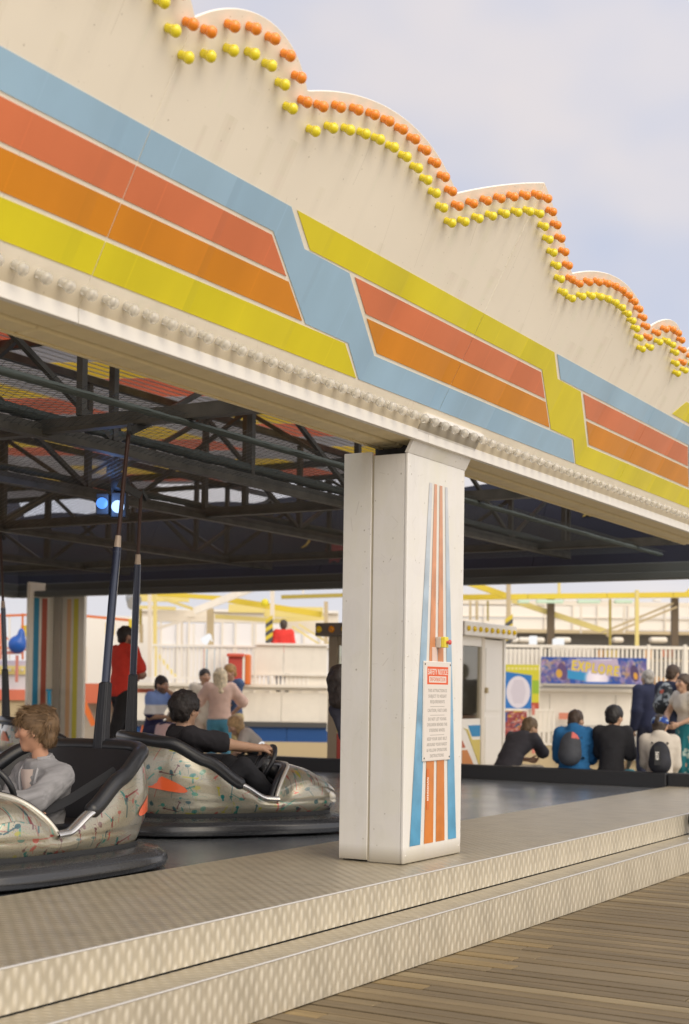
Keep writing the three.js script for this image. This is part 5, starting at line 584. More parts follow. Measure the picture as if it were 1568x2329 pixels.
{ let p = seatAt(596, 1650, 8.2); makePerson({ ...sit({}), label: 'girl with long fair hair and a grey top crouching on the far kerb', group: SITS, pos: [8.22, 0.38, p[2]], turn: IMG(-0.85, -0.1), height: 1.5, head: 1.08, lean: 22, bend: 30, headPitch: 34, headYaw: 12, skin: [0.55, 0.35, 0.24], hair: [0.5, 0.34, 0.17], hairStyle: 'long', hairLen: 0.26, armL: { hand: [0.1, 0.16, 0.5], pole: [0.7, -0.5, 0] }, armR: { hand: [-0.1, 0.3, 0.5] }, legL: { foot: [0.12, 0.0, 0.42], pole: [0.1, 1, 0.4] }, legR: { foot: [-0.12, 0.0, 0.36], pole: [-0.1, 1, 0.4] }, top: { name: 'blouse', sleeve: 0.6, loose: 0.02, color: [0.5, 0.46, 0.42] }, bottom: { color: [0.025, 0.025, 0.03] } }); }
{ const p = W(856, 1560, 10.2); makePerson({ tilt: -34, headTilt: -12, label: 'long dark-haired child almost hidden behind the white column', pos: [p.x, FLOOR, p.z], turn: IMG(0.1, 1), height: 1.22, head: 1.12, skin: [0.5, 0.31, 0.21], hair: [0.03, 0.02, 0.016], hairStyle: 'long', hairLen: 0.1, hairVol: 0.02, top: { sleeve: 1.9, color: [0.05, 0.05, 0.07] }, bottom: { color: [0.04, 0.04, 0.06] } }); }
{ const p = W(645, 1470, 28.6); makePerson({ label: 'person in a bright red top behind the white terrace wall', pos: [p.x, 1.35, p.z], turn: IMG(-0.1, 1), height: 1.45, skin: [0.3, 0.18, 0.12], hair: [0.05, 0.035, 0.025], top: { sleeve: 1.9, loose: 0.03, color: [0.65, 0.04, 0.03] }, bottom: { color: [0.05, 0.05, 0.06] } }); }
// ================= FAIRGROUND BEYOND THE RINK =================
function far(name, label, cat, px, d, group, kind) {
  const w = W(px, 1640, d), t = thing(name, label, cat, [w.x, 0, w.z], BGTURN, group, kind), B = V(w.x, 0, w.z);
  const L = (x, y, dd = d) => { const p = W(x, y, dd).sub(B); return [p.dot(R0), p.y, -p.dot(F0)]; };
  const box = (n, x0, y0, x1, y1, th, m, dd = d, r = 0) => { const a = L(x0, y1, dd), b = L(x1, y0, dd), c = L(x0, y0, dd), e = L(x1, y1, dd); return part(n, bx((a[0] + c[0]) / 2, (a[1] + e[1]) / 2, a[2] - th, (b[0] + e[0]) / 2, (b[1] + c[1]) / 2, a[2], r), m, t); };
  const line = (n, x0, y0, x1, y1, w2, m, dd = d, dd1 = dd, h2 = w2) => part(n, bar(L(x0, y0, dd), L(x1, y1, dd1), (w2 * d) / 3235, (h2 * d) / 3235), m, t);
  return { t, L, box, line };
}
const B = { white: std([0.84, 0.815, 0.775], 0.55, 0, { map: rep(streak, 0.3, 0.3) }), cream: std([0.76, 0.69, 0.58], 0.6), pale: std([0.83, 0.79, 0.72], 0.6), blue: std([0.012, 0.07, 0.24], 0.45), yellow: std([0.66, 0.5, 0.04], 0.5), paleY: std([0.72, 0.6, 0.22], 0.55), olive: std([0.36, 0.28, 0.05], 0.55), tan: std([0.5, 0.4, 0.24], 0.6), brown: std([0.12, 0.085, 0.05], 0.6), grey: std([0.3, 0.3, 0.29], 0.6), red: std([0.5, 0.06, 0.045], 0.5), orange: std([0.68, 0.16, 0.03], 0.5), dgrey: std([0.07, 0.07, 0.07], 0.6), louvre: std([0.42, 0.4, 0.36], 0.6), mint: std([0.55, 0.72, 0.55], 0.4) };
// --- white terrace with parapet and railings, raised on a blue and beige base
{
  const f = far('terrace', 'long white fairground terrace with parapet and railings on a blue base', 'terrace', 800, 27), { t, box, line } = f;
  box('floor_slab', 300, 1566, 1640, 1575, 4, B.pale); box('floor_edge', 300, 1561, 1640, 1568, 0.12, B.white, 26.9);
  for (const [a, b] of [[300, 415], [416, 532], [533, 640], [641, 743], [744, 860], [861, 980], [981, 1100], [1101, 1250], [1251, 1400], [1401, 1520], [1521, 1640]]) box('wall_panel', a, 1576, b, a > 740 ? 1664 : 1641, 0.15, B.white);
  box('plinth_lip', 300, 1641, 744, 1652, 0.2, B.dgrey, 26.95); for (const [a, b] of [[300, 430], [431, 560], [561, 652], [653, 745]]) box('blue_base', a, 1652, b, 1692, 0.25, B.blue, 27.0); box('base_course', 300, 1692, 1640, 1745, 0.3, B.tan, 26.95);
  // solid parapet, left of the column
  box('parapet', 583, 1466, 645, 1533, 0.1, B.white); box('parapet', 646, 1466, 744, 1533, 0.1, B.white); box('parapet_cap', 581, 1463, 746, 1468, 0.16, B.pale, 26.96); box('parapet_foot', 560, 1533, 746, 1537, 0.12, B.white, 26.96);
  for (let x = 584; x < 745; x += 9.5) if (!(x > 612 && x < 618) && x < 700) box('baluster', x, 1537, x + 5.2, 1561, 0.04, B.pale); box('parapet_panel', 648, 1537, 745, 1561, 0.05, B.white, 27.02);
  // open railing far left and right
  box('top_rail', 345, 1466, 582, 1471, 0.06, B.pale); box('bottom_rail', 345, 1540, 582, 1545, 0.06, B.pale); for (let x = 348; x < 580; x += 9) box('baluster', x, 1471, x + 3.6, 1561, 0.03, B.pale);
  box('top_rail', 1146, 1468, 1640, 1475, 0.08, B.white); box('bottom_rail', 1146, 1555, 1640, 1561, 0.08, B.white); for (let x = 1150; x < 1600; x += 9.8) box('baluster', x, 1475, x + 4.6, 1556, 0.035, B.white); for (const x of [1228, 1473, 1556]) box('rail_post', x, 1466, x + 7, 1562, 0.07, B.white, 26.97);
  box('back_board', 1150, 1477, 1228, 1524, 0.03, B.pale, 27.25); box('leaning_board', 1255, 1470, 1352, 1499, 0.03, B.pale, 27.2);
  // grey roller shutter under the terrace
  for (let i = 0; i < 12; i++) box('shutter_slat', 1275, 1650 + i * 6.6, 1500, 1656 + i * 6.6, 0.05, B.louvre, 26.8); box('red_strip', 1272, 1621, 1304, 1636, 0.02, std([0.6, 0.22, 0.14], 0.6), 26.8);
}
{
  const f = far('goods_shelf', 'row of small red, orange and brown boxes behind the railing under the banner', 'shelf', 1350, 27.6), r = rng(41), cs = [[0.5, 0.14, 0.06], [0.6, 0.3, 0.08], [0.28, 0.12, 0.07], [0.55, 0.42, 0.14], [0.1, 0.1, 0.09]].map((c) => std(c, 0.6));
  f.box('shelf_board', 1150, 1557, 1600, 1560, 0.3, B.tan); for (let x = 1234, i = 0; x < 1596; i++) { const w = 7 + r() * 9; f.box('goods_box', x, 1536 + r() * 8, x + w - 1, 1557, 0.2, cs[Math.floor(r() * 5)], 27.55); x += w; } for (let x = 1232, i = 0; x < 1590; i++) { const w = 8 + r() * 16; if (r() < 0.55) f.box('goods_box', x, 1478, x + w - 2, 1494 + r() * 5, 0.1, cs[Math.floor(r() * 5)], 27.5); x += w; }
  f.box('shelf_board', 1225, 1499, 1600, 1502, 0.3, B.tan);
}
// --- banners and posters on the terrace railing (flat prints)
{
  const draw = (g, w, h) => { const r = rng(4); g.fillStyle = '#1d4a9e'; g.fillRect(0, 0, w, h); for (let i = 0; i < 330; i++) { g.fillStyle = ['rgba(170,150,190,.5)', 'rgba(120,95,150,.5)', 'rgba(200,170,160,.45)', 'rgba(90,80,140,.5)', 'rgba(210,160,90,.35)'][Math.floor(r() * 5)]; const left = r() < 0.55, x = r() < 0.3 ? w * r() : left ? r() * w * 0.27 : w * (0.76 + r() * 0.24), y = h * (0.12 + r() * 0.88); g.beginPath(); g.ellipse(x, y, 8 + r() * 34, 6 + r() * 20, r() * 3, 0, 7); g.fill(); }
    for (const [x, y, a, b, c] of [[0.2, 0.55, 0.045, 0.34, '#5c4470'], [0.17, 0.62, 0.03, 0.16, '#c99b3c'], [0.885, 0.58, 0.04, 0.32, '#4c3a62'], [0.895, 0.68, 0.02, 0.14, '#d0983a']]) { g.fillStyle = c; g.beginPath(); g.ellipse(x * w, y * h, a * w, b * h, -0.2, 0, 7); g.fill(); }
    g.fillStyle = '#b9a9c0'; g.beginPath(); g.moveTo(w * 0.27, h * 0.18); g.lineTo(w * 0.72, h * 0.02); g.lineTo(w * 0.76, h * 0.72); g.lineTo(w * 0.5, h * 0.66); g.closePath(); g.fill(); g.fillStyle = '#2a8bbf'; g.beginPath(); g.moveTo(w * 0.25, h * 0.48); g.lineTo(w * 0.46, h * 0.52); g.lineTo(w * 0.44, h * 0.9); g.lineTo(w * 0.25, h * 0.8); g.closePath(); g.fill(); const gr = g.createRadialGradient(w * 0.53, h * 0.8, 4, w * 0.53, h * 0.8, w * 0.13); gr.addColorStop(0, '#f2ecf4'); gr.addColorStop(0.7, '#dfd6e6'); gr.addColorStop(1, 'rgba(180,190,225,0)'); g.fillStyle = gr; g.fillRect(w * 0.36, h * 0.5, w * 0.34, h * 0.5); g.fillStyle = '#1760b4'; g.fillRect(w * 0.4, h * 0.92, w * 0.25, h * 0.08);
    g.save(); g.translate(w * 0.51, h * 0.5); g.transform(1, 0.12, -0.1, 1, 0, 0); g.font = 'bold 128px sans-serif'; g.textAlign = 'center'; g.lineWidth = 18; g.strokeStyle = '#a898b4'; g.strokeText('EXPLORE', 0, 20, w * 0.46); g.fillStyle = '#d9c21c'; g.fillText('EXPLORE', 0, 20, w * 0.46); g.restore(); g.fillStyle = 'rgba(220,215,230,.7)'; g.fillRect(w * 0.33, h * 0.05, w * 0.34, h * 0.05); };
  const b = far('banner', 'wide blue and lilac banner with big yellow lettering on the terrace railing', 'banner', 1350, 26.6); b.box('board', 1230, 1496, 1473, 1555, 0.02, B.pale);
  const a = b.L(1231, 1554, 26.57), c = b.L(1472, 1497, 26.57), pg = new THREE.PlaneGeometry(c[0] - a[0], c[1] - a[1]); pg.translate((a[0] + c[0]) / 2, (a[1] + c[1]) / 2, a[2]); part('printed_face', pg, std([0.95, 0.95, 0.95], 0.6, 0, { map: canvasTex(1024, 250, draw) }), b.t);
  const pt = (g, w, h) => { g.fillStyle = '#c9c22c'; g.fillRect(0, 0, w, h); g.fillStyle = '#ddd48a'; for (let i = 0; i < 9; i++) g.fillRect(20 + i * 36, 24, 24, 26); g.fillStyle = '#b34a33'; g.fillRect(w * 0.78, h * 0.85, w * 0.22, h * 0.15); g.fillStyle = '#8fb02c'; g.fillRect(w * 0.8, h * 0.35, w * 0.2, h * 0.3); g.fillStyle = '#1f6fb8'; g.beginPath(); g.moveTo(0, h * 0.16); g.lineTo(w * 0.78, h * 0.24); g.lineTo(w * 0.78, h); g.lineTo(0, h); g.fill(); g.fillStyle = '#d5cfd8'; g.beginPath(); g.ellipse(w * 0.39, h * 0.62, w * 0.35, h * 0.36, 0, 0, 7); g.fill(); g.fillStyle = '#b6adba'; for (let i = 0; i < 11; i++) g.fillRect(w * (0.16 + 0.03 * Math.abs(i - 5) * 0.6), h * (0.36 + i * 0.048), w * (0.46 - 0.036 * Math.abs(i - 5)), h * 0.02); };
  const p = far('poster', 'yellow-framed blue poster with a pale oval of small print beside the booth', 'poster', 1188, 26.4); p.box('board', 1148, 1511, 1228, 1613, 0.02, B.pale); { const a = p.L(1148.5, 1612, 26.37), c = p.L(1227.5, 1512, 26.37), g = new THREE.PlaneGeometry(c[0] - a[0], c[1] - a[1]); g.translate((a[0] + c[0]) / 2, (a[1] + c[1]) / 2, a[2]); part('printed_face', g, std([0.95, 0.95, 0.95], 0.6, 0, { map: canvasTex(320, 420, pt) }), p.t); }
  const p2 = far('poster', 'lower poster with a red, maroon and gold picture above the seated man', 'poster', 1175, 26.3); p2.box('board', 1148, 1615, 1200, 1692, 0.02, B.pale); { const a = p2.L(1148.5, 1691, 26.27), c = p2.L(1199.5, 1616, 26.27), g = new THREE.PlaneGeometry(c[0] - a[0], c[1] - a[1]); g.translate((a[0] + c[0]) / 2, (a[1] + c[1]) / 2, a[2]); part('printed_face', g, std([0.95, 0.95, 0.95], 0.6, 0, { map: canvasTex(256, 384, (q, w, h) => { const r = rng(8); q.fillStyle = '#8e3b3c'; q.fillRect(0, 0, w, h); for (let i = 0; i < 120; i++) { q.fillStyle = ['#b98a80', '#c9a13a', '#6e2f3a', '#c98f3c', '#46506a', '#a85a50'][Math.floor(r() * 6)]; q.beginPath(); q.ellipse(r() * w, r() * h, 6 + r() * 30, 4 + r() * 12, -0.6 + r() * 0.5, 0, 7); q.fill(); } q.fillStyle = '#c8901f'; q.beginPath(); q.moveTo(10, h * 0.8); q.lineTo(w, h * 0.6); q.lineTo(w, h * 0.74); q.lineTo(20, h * 0.95); q.fill(); q.fillStyle = '#2d4f8a'; q.fillRect(0, h * 0.05, 24, h * 0.3); }) }), p2.t); }
  const g = far('white_gate', 'white barred gate with a red and white post between poster and blue jacket', 'gate', 1215, 24); g.box('rail', 1150, 1612, 1262, 1617, 0.05, B.white); g.box('rail', 1150, 1690, 1262, 1694, 0.05, B.white); for (let x = 1203; x < 1262; x += 11) g.box('bar', x, 1617, x + 4.5, 1690, 0.03, B.white); for (let i = 0; i < 5; i++) g.box('post_band', 1211, 1604 + i * 22, 1217, 1626 + i * 22, 0.05, i % 2 ? B.white : std([0.6, 0.2, 0.15], 0.6), 23.9);
}
// --- ticket booth at the right end of the rink
{
  const bt = thing('ticket_booth', 'white ticket booth with glazed front and rows of yellow lamps round its roof sign', 'booth', [8.42, DECK, -3.75]), w = 1.33, h = 1.68, dp = 1.87, P2 = phy([0.86, 0.82, 0.75], 0.4), pane = new THREE.MeshPhysicalMaterial({ color: 0xf2f2ec, transmission: 1, roughness: 0.05, thickness: 0 }), sh = std([0.34, 0.28, 0.2], 0.6);  // sh: trim colour darkened to paint in the rink-side shade
  const poly = (pts, c) => { const g = extr(pts, 0.005); g.translate(0, 0, 0.001); part('front_stripe', g, std(c, 0.5), bt); };
  part('front_panel', bx(0.06, 0, -0.04, 0.6, 0.66, 0, 0.004), P2, bt); part('door', [bx(0.7, 0.02, -0.05, 1.27, h - 0.02, -0.008, 0.004), bx(0.75, 0.75, -0.01, 1.22, 1.55, 0.001, 0.002), bx(0.75, 0.08, -0.01, 1.22, 0.68, 0.001, 0.002)], P2, bt); part('door_handle', bx(0.71, 0.98, 0, 0.75, 1.05, 0.04, 0.005), B.tan, bt);
  for (const [x0, x1, m] of [[0, 0.055, P2], [0.605, 0.69, B.cream], [1.28, 1.33, P2]]) part('frame_post', bx(x0, 0, -0.055, x1, h, 0.012, 0.004), m, bt); part('lintel', bx(0.06, 1.56, -0.04, 0.6, h, 0.006, 0.003), P2, bt); part('window_pane', bx(0.06, 0.665, -0.025, 0.6, 1.555, -0.019), pane, bt);
  poly([[0.24, 0.58], [0.585, 0.58], [0.585, 0.44], [0.36, 0.44]], [0.03, 0.25, 0.5]); poly([[0.1, 0.55], [0.19, 0.52], [0.585, 0.06], [0.585, 0.4], [0.36, 0.4], [0.24, 0.53]], [0.66, 0.53, 0.14]); poly([[0.08, 0.28], [0.22, 0.28], [0.42, 0.08], [0.08, 0.08]], [0.62, 0.24, 0.07]); poly([[0.08, 0.4], [0.17, 0.31], [0.08, 0.31]], [0.55, 0.14, 0.07]); poly([[0.08, 0.005], [0.585, 0.005], [0.585, 0.05], [0.08, 0.05]], [0.08, 0.26, 0.45]);
  // rink side: glazed, on a striped base
  part('corner_post', bx(-0.012, 0, -dp, 0.05, h, -dp + 0.13, 0.005), sh, bt); part('side_panel', bx(0, 0, -dp + 0.135, 0.04, 0.66, -0.06, 0.004), P2, bt); part('side_stripe', bx(-0.006, 0.06, -dp + 0.14, -0.001, 0.44, -0.07), std([0.5, 0.08, 0.06], 0.5), bt); part('side_stripe', bx(-0.006, 0.45, -dp + 0.14, -0.001, 0.64, -0.07), std([0.6, 0.52, 0.08], 0.5), bt); part('window_pane', bx(0.015, 0.665, -dp + 0.135, 0.02, 1.555, -0.06), pane, bt); part('lintel', bx(0, 1.56, -dp + 0.135, 0.04, h, -0.06), sh, bt);
  part('back_wall', [bx(0.06, 0, -dp, 1.27, 0.7, -dp + 0.04), bx(1.28, 0, -dp, 1.33, h, -0.06)], std([0.5, 0.47, 0.42], 0.7), bt); part('window_pane', bx(0.06, 0.705, -dp + 0.02, 1.27, h - 0.005, -dp + 0.026), pane, bt); part('inner_shelf', [bx(0.07, 0.66, -0.6, 1.25, 0.7, -0.07), bx(0.35, 0.705, -0.5, 0.56, 1.25, -0.3), bx(0.42, 1.02, -0.28, 0.57, 1.5, -0.24)], std([0.2, 0.12, 0.09], 0.7), bt);
  part('sign_box', bx(-0.12, h, -0.1, w + 0.1, h + 0.17, 0.12, 0.012), P2, bt); part('sign_box', bx(-0.12, h, -dp - 0.14, 0.12, h + 0.17, -0.105, 0.012), std([0.16, 0.14, 0.12], 0.5), bt); part('roof_slab', bx(0.125, h - 0.005, -dp - 0.05, w + 0.05, h + 0.1, -0.11), P2, bt);  // rink-side sign box has its shade painted in as dark brown
  const lm = [phy([0.9, 0.62, 0.01], 0.2), phy([0.82, 0.3, 0.01], 0.2)]; for (let i = 0; i < 9; i++) part('sign_lamp', ball(-0.03 + i * 0.17, h + 0.085, 0.128, 0.036, 0.034, 0.028, 10), lm[0], bt); for (let i = 0; i < 11; i++) part('sign_lamp', ball(-0.128, h + 0.085, -0.05 - i * 0.19, 0.03, 0.045, 0.045, 10), lm[i % 2], bt);
}
// --- yellow steel frame of the ride behind the terrace
{
  const f = far('steel_ride_frame', 'yellow steel frame of girders, posts and braces behind the terrace', 'ride frame', 900, 30), { t, line, box } = f;
  for (const [a, b] of [[1040, 1200], [1201, 1380], [1381, 1530], [1531, 1700]]) line('girder', a, 1358.5 - (a - 1040) * 0.011, b, 1358.5 - (b - 1040) * 0.011, 12, B.yellow);
  line('girder', 1040, 1316, 1165, 1360, 13, B.yellow, 29.6); line('brace', 1165, 1365, 1380, 1437, 12, B.paleY, 30.4); line('brace', 1366, 1440, 1532, 1372, 5, B.tan, 30.2); line('brace', 1380, 1446, 1540, 1380, 5, B.tan, 30.2);
  for (const [x, y0, y1, w, m, d] of [[1253, 1362, 1470, 16, B.brown, 30.3], [1535, 1360, 1470, 15, B.brown, 30.3], [1388, 1362, 1470, 5, B.olive, 29.5], [1449, 1342, 1470, 8, B.paleY, 29], [1157, 1310, 1412, 9, B.tan, 29.2], [1110, 1366, 1412, 4, B.olive, 30], [1272, 1312, 1352, 6, B.paleY, 30.6], [1085, 1366, 1410, 6, B.tan, 30.8], [1070, 1366, 1410, 5, B.tan, 30.8], [1322, 1370, 1440, 4, B.cream, 31], [1420, 1380, 1440, 4, B.cream, 31]]) line('post', x, y0, x, y1, w, m, d);
  line('brace', 1556, 1352, 1600, 1315, 5, B.yellow, 30);
  for (const [x0, x1] of [[1180, 1205], [1222, 1282], [1316, 1366], [1400, 1440]]) box('strip_lamp', x0, 1364, x1, 1371, 0.2, B.mint, 29.7); for (const [x0, x1] of [[1284, 1312], [1368, 1398], [1488, 1504]]) box('strip_lamp', x0, 1363, x1, 1367, 0.15, B.pale, 29.7);
  line('girder', 180, 1338, 300, 1345, 12, B.yellow, 29.2); line('girder', 300, 1346, 510, 1361, 10, B.yellow, 30); line('girder', 520, 1364, 732, 1398, 13, B.yellow, 30); line('girder', 640, 1358, 800, 1353, 9, B.olive, 30.5); line('girder', 180, 1328, 300, 1332, 7, B.paleY, 31);
  line('brace', 442, 1390, 566, 1341, 15, B.white, 29.4); line('brace', 566, 1341, 625, 1312, 15, B.white, 29.4); line('brace', 300, 1380, 400, 1384, 8, B.paleY, 31); line('brace', 372, 1362, 440, 1385, 7, B.paleY, 30.5); line('girder', 420, 1398, 500, 1402, 10, B.cream, 31); line('girder', 490, 1402, 640, 1412, 10, B.paleY, 30.4); line('girder', 640, 1410, 740, 1406, 9, B.paleY, 30.6); line('brace', 355, 1430, 470, 1395, 6, B.cream, 31); line('brace', 357, 1486, 402, 1542, 7, B.paleY, 29.3); line('brace', 680, 1420, 760, 1470, 4, B.paleY, 30); line('brace', 665, 1425, 735, 1470, 4, B.paleY, 30);
  for (const [x, y0, y1, w, m, d] of [[353, 1322, 1540, 8, B.paleY, 29], [341, 1330, 1540, 8, B.cream, 29.6], [479, 1384, 1470, 15, B.tan, 30], [414, 1412, 1540, 6, B.cream, 31], [441, 1418, 1540, 5, B.pale, 31], [575, 1416, 1470, 5, B.cream, 31], [742, 1368, 1470, 9, B.tan, 29.8], [620, 1312, 1410, 9, B.cream, 29], [476, 1312, 1348, 10, B.cream, 32], [436, 1312, 1346, 7, B.pale, 32], [550, 1312, 1338, 5, B.cream, 32], [690, 1318, 1350, 4, B.cream, 32], [320, 1385, 1440, 6, B.olive, 29.8], [322, 1420, 1462, 7, B.tan, 29.7]]) line('post', x, y0, x, y1, w, m, d);
  box('cladding', 520, 1374, 600, 1393, 0.1, B.paleY, 31); box('cladding', 601, 1380, 735, 1404, 0.1, B.paleY, 31.2); box('cladding', 300, 1352, 430, 1368, 0.1, B.paleY, 31.2); box('cladding', 350, 1388, 480, 1412, 0.1, B.cream, 31.5); box('cladding', 640, 1414, 740, 1440, 0.1, B.cream, 31.8);
  const lamp = (x, y, r0, c) => { const p = f.L(x, y, 29); part('warning_lamp', ball(p[0], p[1], p[2], (r0 * 30) / 3235, (r0 * 30) / 3235, 0.04, 12), std(c, 0.4), t); }; lamp(542, 1333, 5, [0.6, 0.14, 0.03]); lamp(628, 1330, 5, [0.62, 0.2, 0.02]); lamp(603, 1371, 9, [0.7, 0.6, 0.02]);
  // striped hazard posts
  for (const [x, y0, y1] of [[1157, 1408, 1470], [613, 1410, 1468]]) { for (let i = 0; i < 6; i++) { const a = f.L(x - 8, y0 + ((y1 - y0) * i) / 6, 28.6), b = f.L(x + 8, y0 + ((y1 - y0) * (i + 1)) / 6, 28.6); const g = extr([[a[0], a[1]], [b[0], a[1] + 0.1], [b[0], b[1] + 0.1], [a[0], b[1]]], 0.12); g.translate(0, 0, a[2]); part('hazard_band', g, i % 2 ? B.dgrey : B.yellow, t); } }
  const sp = far('loudspeaker', 'grey horn loudspeaker on the yellow girder left of the second pole', 'loudspeaker', 302, 28.5); const q = sp.L(302, 1366, 28.5); part('horn', [rod([q[0] - 0.1, q[1] + 0.08, q[2]], [q[0] + 0.06, q[1] - 0.04, q[2] + 0.15], 0.05, 0.17, 16)], B.grey, sp.t); part('bracket', bar([q[0] - 0.08, q[1] + 0.08, q[2]], [q[0] - 0.08, q[1] + 0.24, q[2]], 0.03), B.grey, sp.t);
}
// --- cream pavilion wall at the back right
{
  const f = far('pavilion', 'pale glazed pavilion with thin mullions and a lower band painted dark as shade at the back right', 'pavilion', 1310, 36), { box } = f; const glass = std([0.82, 0.77, 0.69], 0.5);
  let x = 1040; const ws = [62, 58, 80, 64, 56, 70, 84, 60, 90]; for (const w of ws) { box('wall_panel', x + 1, 1378, x + w - 1, 1404, 0.1, glass); box('wall_panel', x + 1, 1406, x + w - 1, 1433, 0.1, glass); box('mullion', x - 1.4, 1376, x + 1.4, 1436, 0.14, B.cream, 35.95); x += w; }
  box('transom', 1040, 1403.6, 1664, 1406.4, 0.13, B.cream, 35.96); box('eaves', 1040, 1368, 1664, 1378, 0.5, B.cream); box('sill', 1040, 1433, 1664, 1441, 0.3, B.tan, 35.9); box('painted_shade_wall', 1040, 1441, 1664, 1600, 0.2, std([0.19, 0.18, 0.165], 0.7), 36.5); for (const [a, b, m] of [[1160, 1180, B.pale], [1180, 1240, B.white], [1262, 1300, B.white], [1395, 1420, B.cream], [1480, 1520, B.cream]]) box('counter', a, 1449, b, 1462, 0.3, m, 35.5, 0.1); box('speaker_box', 1208, 1446, 1222, 1466, 0.3, B.dark, 29); box('speaker_box', 1262, 1452, 1284, 1466, 0.3, B.dark, 29);  // dark wall colour stands in for shade in the recess below the sill
}
{
  const f = far('arcade_wall', 'pale cream arcade wall with tall window bays behind the yellow frame, left of the column', 'arcade', 540, 37), { box } = f, gl = std([0.82, 0.8, 0.8], 0.4);
  let x = 300; for (const w of [34, 30, 38, 26, 42, 34, 30, 46, 36, 40, 34, 38, 42]) { box('window_pane', x + 2, 1418, x + w - 2, 1468, 0.05, gl); box('window_pane', x + 2, 1472, x + w - 2, 1560, 0.05, gl); box('mullion', x - 1.8, 1414, x + 1.8, 1600, 0.14, B.cream, 36.9); x += w; }
  box('transom', 300, 1468.5, 770, 1471.5, 0.12, B.cream, 36.92); box('lintel', 300, 1392, 770, 1416, 0.25, B.cream); box('coping', 300, 1386, 770, 1392, 0.4, B.pale, 36.9); box('dado', 300, 1562, 770, 1640, 0.2, B.cream, 37.1);
}
// --- things on the terrace, left half
{
  const c = far('wall_cabinet', 'red cabinet with a white stripe and orange side on the white terrace', 'cabinet', 545, 26.4); c.box('body', 519, 1490, 552, 1556, 0.4, B.red, 26.4, 0.03); c.box('stripe', 552, 1492, 557, 1556, 0.38, B.pale); c.box('side', 557, 1488, 569, 1557, 0.4, B.orange, 26.4, 0.03); c.box('cap', 516, 1486, 555, 1494, 0.45, std([0.6, 0.1, 0.06], 0.5), 26.35, 0.02);
  const s = far('slatted_screen', 'pale blue and white slatted screen left of the red cabinet', 'screen', 490, 27.4); for (let i = 0; i < 10; i++) s.box('slat', 463 + i * 5.4, 1476, 466.6 + i * 5.4, 1556, 0.03, i % 3 === 1 ? std([0.4, 0.52, 0.6], 0.6) : i === 0 ? std([0.6, 0.3, 0.24], 0.6) : B.pale);
  const l = far('floodlight', 'small black floodlight on the tan post of the terrace', 'lamp', 472, 28); const q = l.L(472, 1452, 28); part('head', [rod([q[0] + 0.05, q[1] + 0.06, q[2]], [q[0] - 0.05, q[1] - 0.06, q[2] + 0.1], 0.05, 0.09, 12)], B.dark, l.t); part('arm', bar([q[0] + 0.05, q[1] + 0.06, q[2] - 0.02], [q[0] + 0.09, q[1] - 0.05, q[2] - 0.1], 0.02), B.dark, l.t);
  const b = far('bag', 'dark holdall lying on the far kerb beside the crouching girl', 'bag', 597, 18.3), k = b.L(597, 1707, 18.3); part('bag_body', sdf([{ c: [k[0], k[1], k[2]], r: [0.15, 0.075, 0.1], k: 0.02 }, { a: [k[0] - 0.08, k[1] + 0.04, k[2]], b: [k[0] + 0.06, k[1] + 0.05, k[2]], ra: 0.04, rb: 0.03, k: 0.03 }], 0.014, { noise: (x, y, z) => 0.01 * (fbm(x * 12, y * 12, z * 12) - 0.5) }), std([0.02, 0.03, 0.035], 0.7), b.t); part('handle', tube([[k[0] - 0.06, k[1] + 0.06, k[2] + 0.05], [k[0], k[1] + 0.11, k[2] + 0.06], [k[0] + 0.06, k[1] + 0.05, k[2] + 0.05]], 0.01, 16, 6), B.dark, b.t);
}
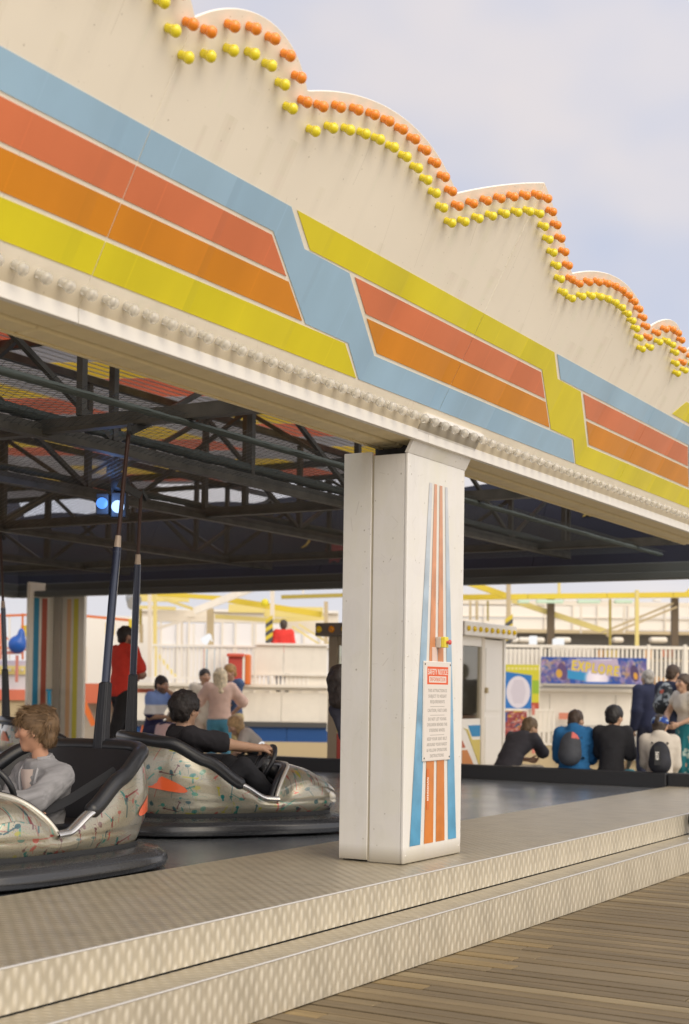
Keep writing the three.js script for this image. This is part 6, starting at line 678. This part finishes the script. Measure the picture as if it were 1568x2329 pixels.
// --- bright ride seen left of the corner column
{
  const f = far('spinning_ride', 'orange spinning ride with blue tub, yellow sign and striped rounding boards at the left', 'ride', 60, 27), { box, line, L, t } = f;
  line('beam', -30, 1402, 70, 1398, 5, B.orange); line('beam', 185, 1400, 300, 1411, 6, B.orange, 28.5); for (const x of [2, 22, 52]) line('post', x, 1395, x, 1500, 4, x === 22 ? B.pale : B.orange); line('beam', -30, 1470, 60, 1478, 4, B.orange); line('brace', 5, 1440, 40, 1475, 3, B.orange); box('sign_board', 48, 1422, 70, 1448, 0.05, B.yellow); box('sign_board', 240, 1416, 260, 1444, 0.05, std([0.75, 0.56, 0.1], 0.5), 28.6); line('post', 301, 1408, 301, 1452, 15, B.yellow, 28.4); line('post', 197, 1470, 197, 1550, 4, B.cream, 28.5);
  const q = L(40, 1466, 26.5); part('tub', sdf([{ c: q, r: [0.17, 0.17, 0.15], k: 0.05 }, { c: [q[0] + 0.07, q[1] + 0.15, q[2]], r: [0.07, 0.16, 0.1], k: 0.06 }], 0.02), phy([0.012, 0.09, 0.4], 0.3), t); part('tub_arm', [bar([q[0] - 0.3, q[1] - 0.16, q[2]], [q[0] + 0.1, q[1] - 0.14, q[2]], 0.06), bar([q[0], q[1] - 0.2, q[2]], [q[0], q[1] - 0.7, q[2]], 0.05)], std([0.55, 0.2, 0.16], 0.5), t);
  box('rounding_board', -40, 1502, 62, 1514, 0.1, std([0.55, 0.5, 0.62], 0.5)); box('rounding_board', -40, 1514, 62, 1533, 0.1, std([0.75, 0.62, 0.22], 0.5), 26.95); box('rounding_board', -40, 1533, 62, 1568, 0.1, std([0.68, 0.64, 0.68], 0.5)); box('rounding_board', -40, 1568, 62, 1592, 0.1, std([0.66, 0.18, 0.1], 0.5), 26.95); box('deck', -40, 1592, 64, 1640, 0.4, B.tan); for (let i = 0; i < 5; i++) box('board_lamp', -8 + i * 14, 1520, -3 + i * 14, 1526, 0.04, std([0.7, 0.66, 0.6], 0.4), 26.9);
  box('back_wall', 60, 1400, 345, 1560, 0.1, B.pale, 33); box('deck', 186, 1555, 345, 1600, 0.4, std([0.62, 0.16, 0.08], 0.55), 28); box('back_wall', 186, 1600, 345, 1745, 0.2, std([0.5, 0.44, 0.36], 0.7), 28.4); line('brace', 188, 1592, 214, 1650, 12, B.orange, 27.6); line('brace', 330, 1640, 318, 1700, 8, B.orange, 27);
}
// --- black bag resting at the right end of the lower step
{ const t = thing('bag', 'black bag with a loose strap on the lower metal step at the right edge', 'bag', [4.52, STEP, 0.345]); part('bag_body', sdf([{ c: [0.02, 0.13, 0], r: [0.09, 0.12, 0.07], k: 0.03 }, { c: [-0.03, 0.03, 0.03], r: [0.06, 0.035, 0.05], k: 0.03 }, { c: [0.05, 0.04, 0.02], r: [0.06, 0.04, 0.05], k: 0.02 }], 0.008, { noise: (x, y, z) => 0.006 * (fbm(x * 20, y * 20, z * 20) - 0.5) }), std([0.012, 0.014, 0.017], 0.45), t); part('strap', tube([[0.0, 0.008, 0.05], [-0.1, 0.006, 0.06], [-0.22, 0.006, 0.05], [-0.34, 0.006, 0.045]], 0.007, 24, 6), B.dark, t); part('buckle', new THREE.TorusGeometry(0.016, 0.004, 6, 14).translate(-0.02, 0.15, 0.075), M.nosing, t); }
camera.updateProjectionMatrix();
renderer.render(scene, camera);
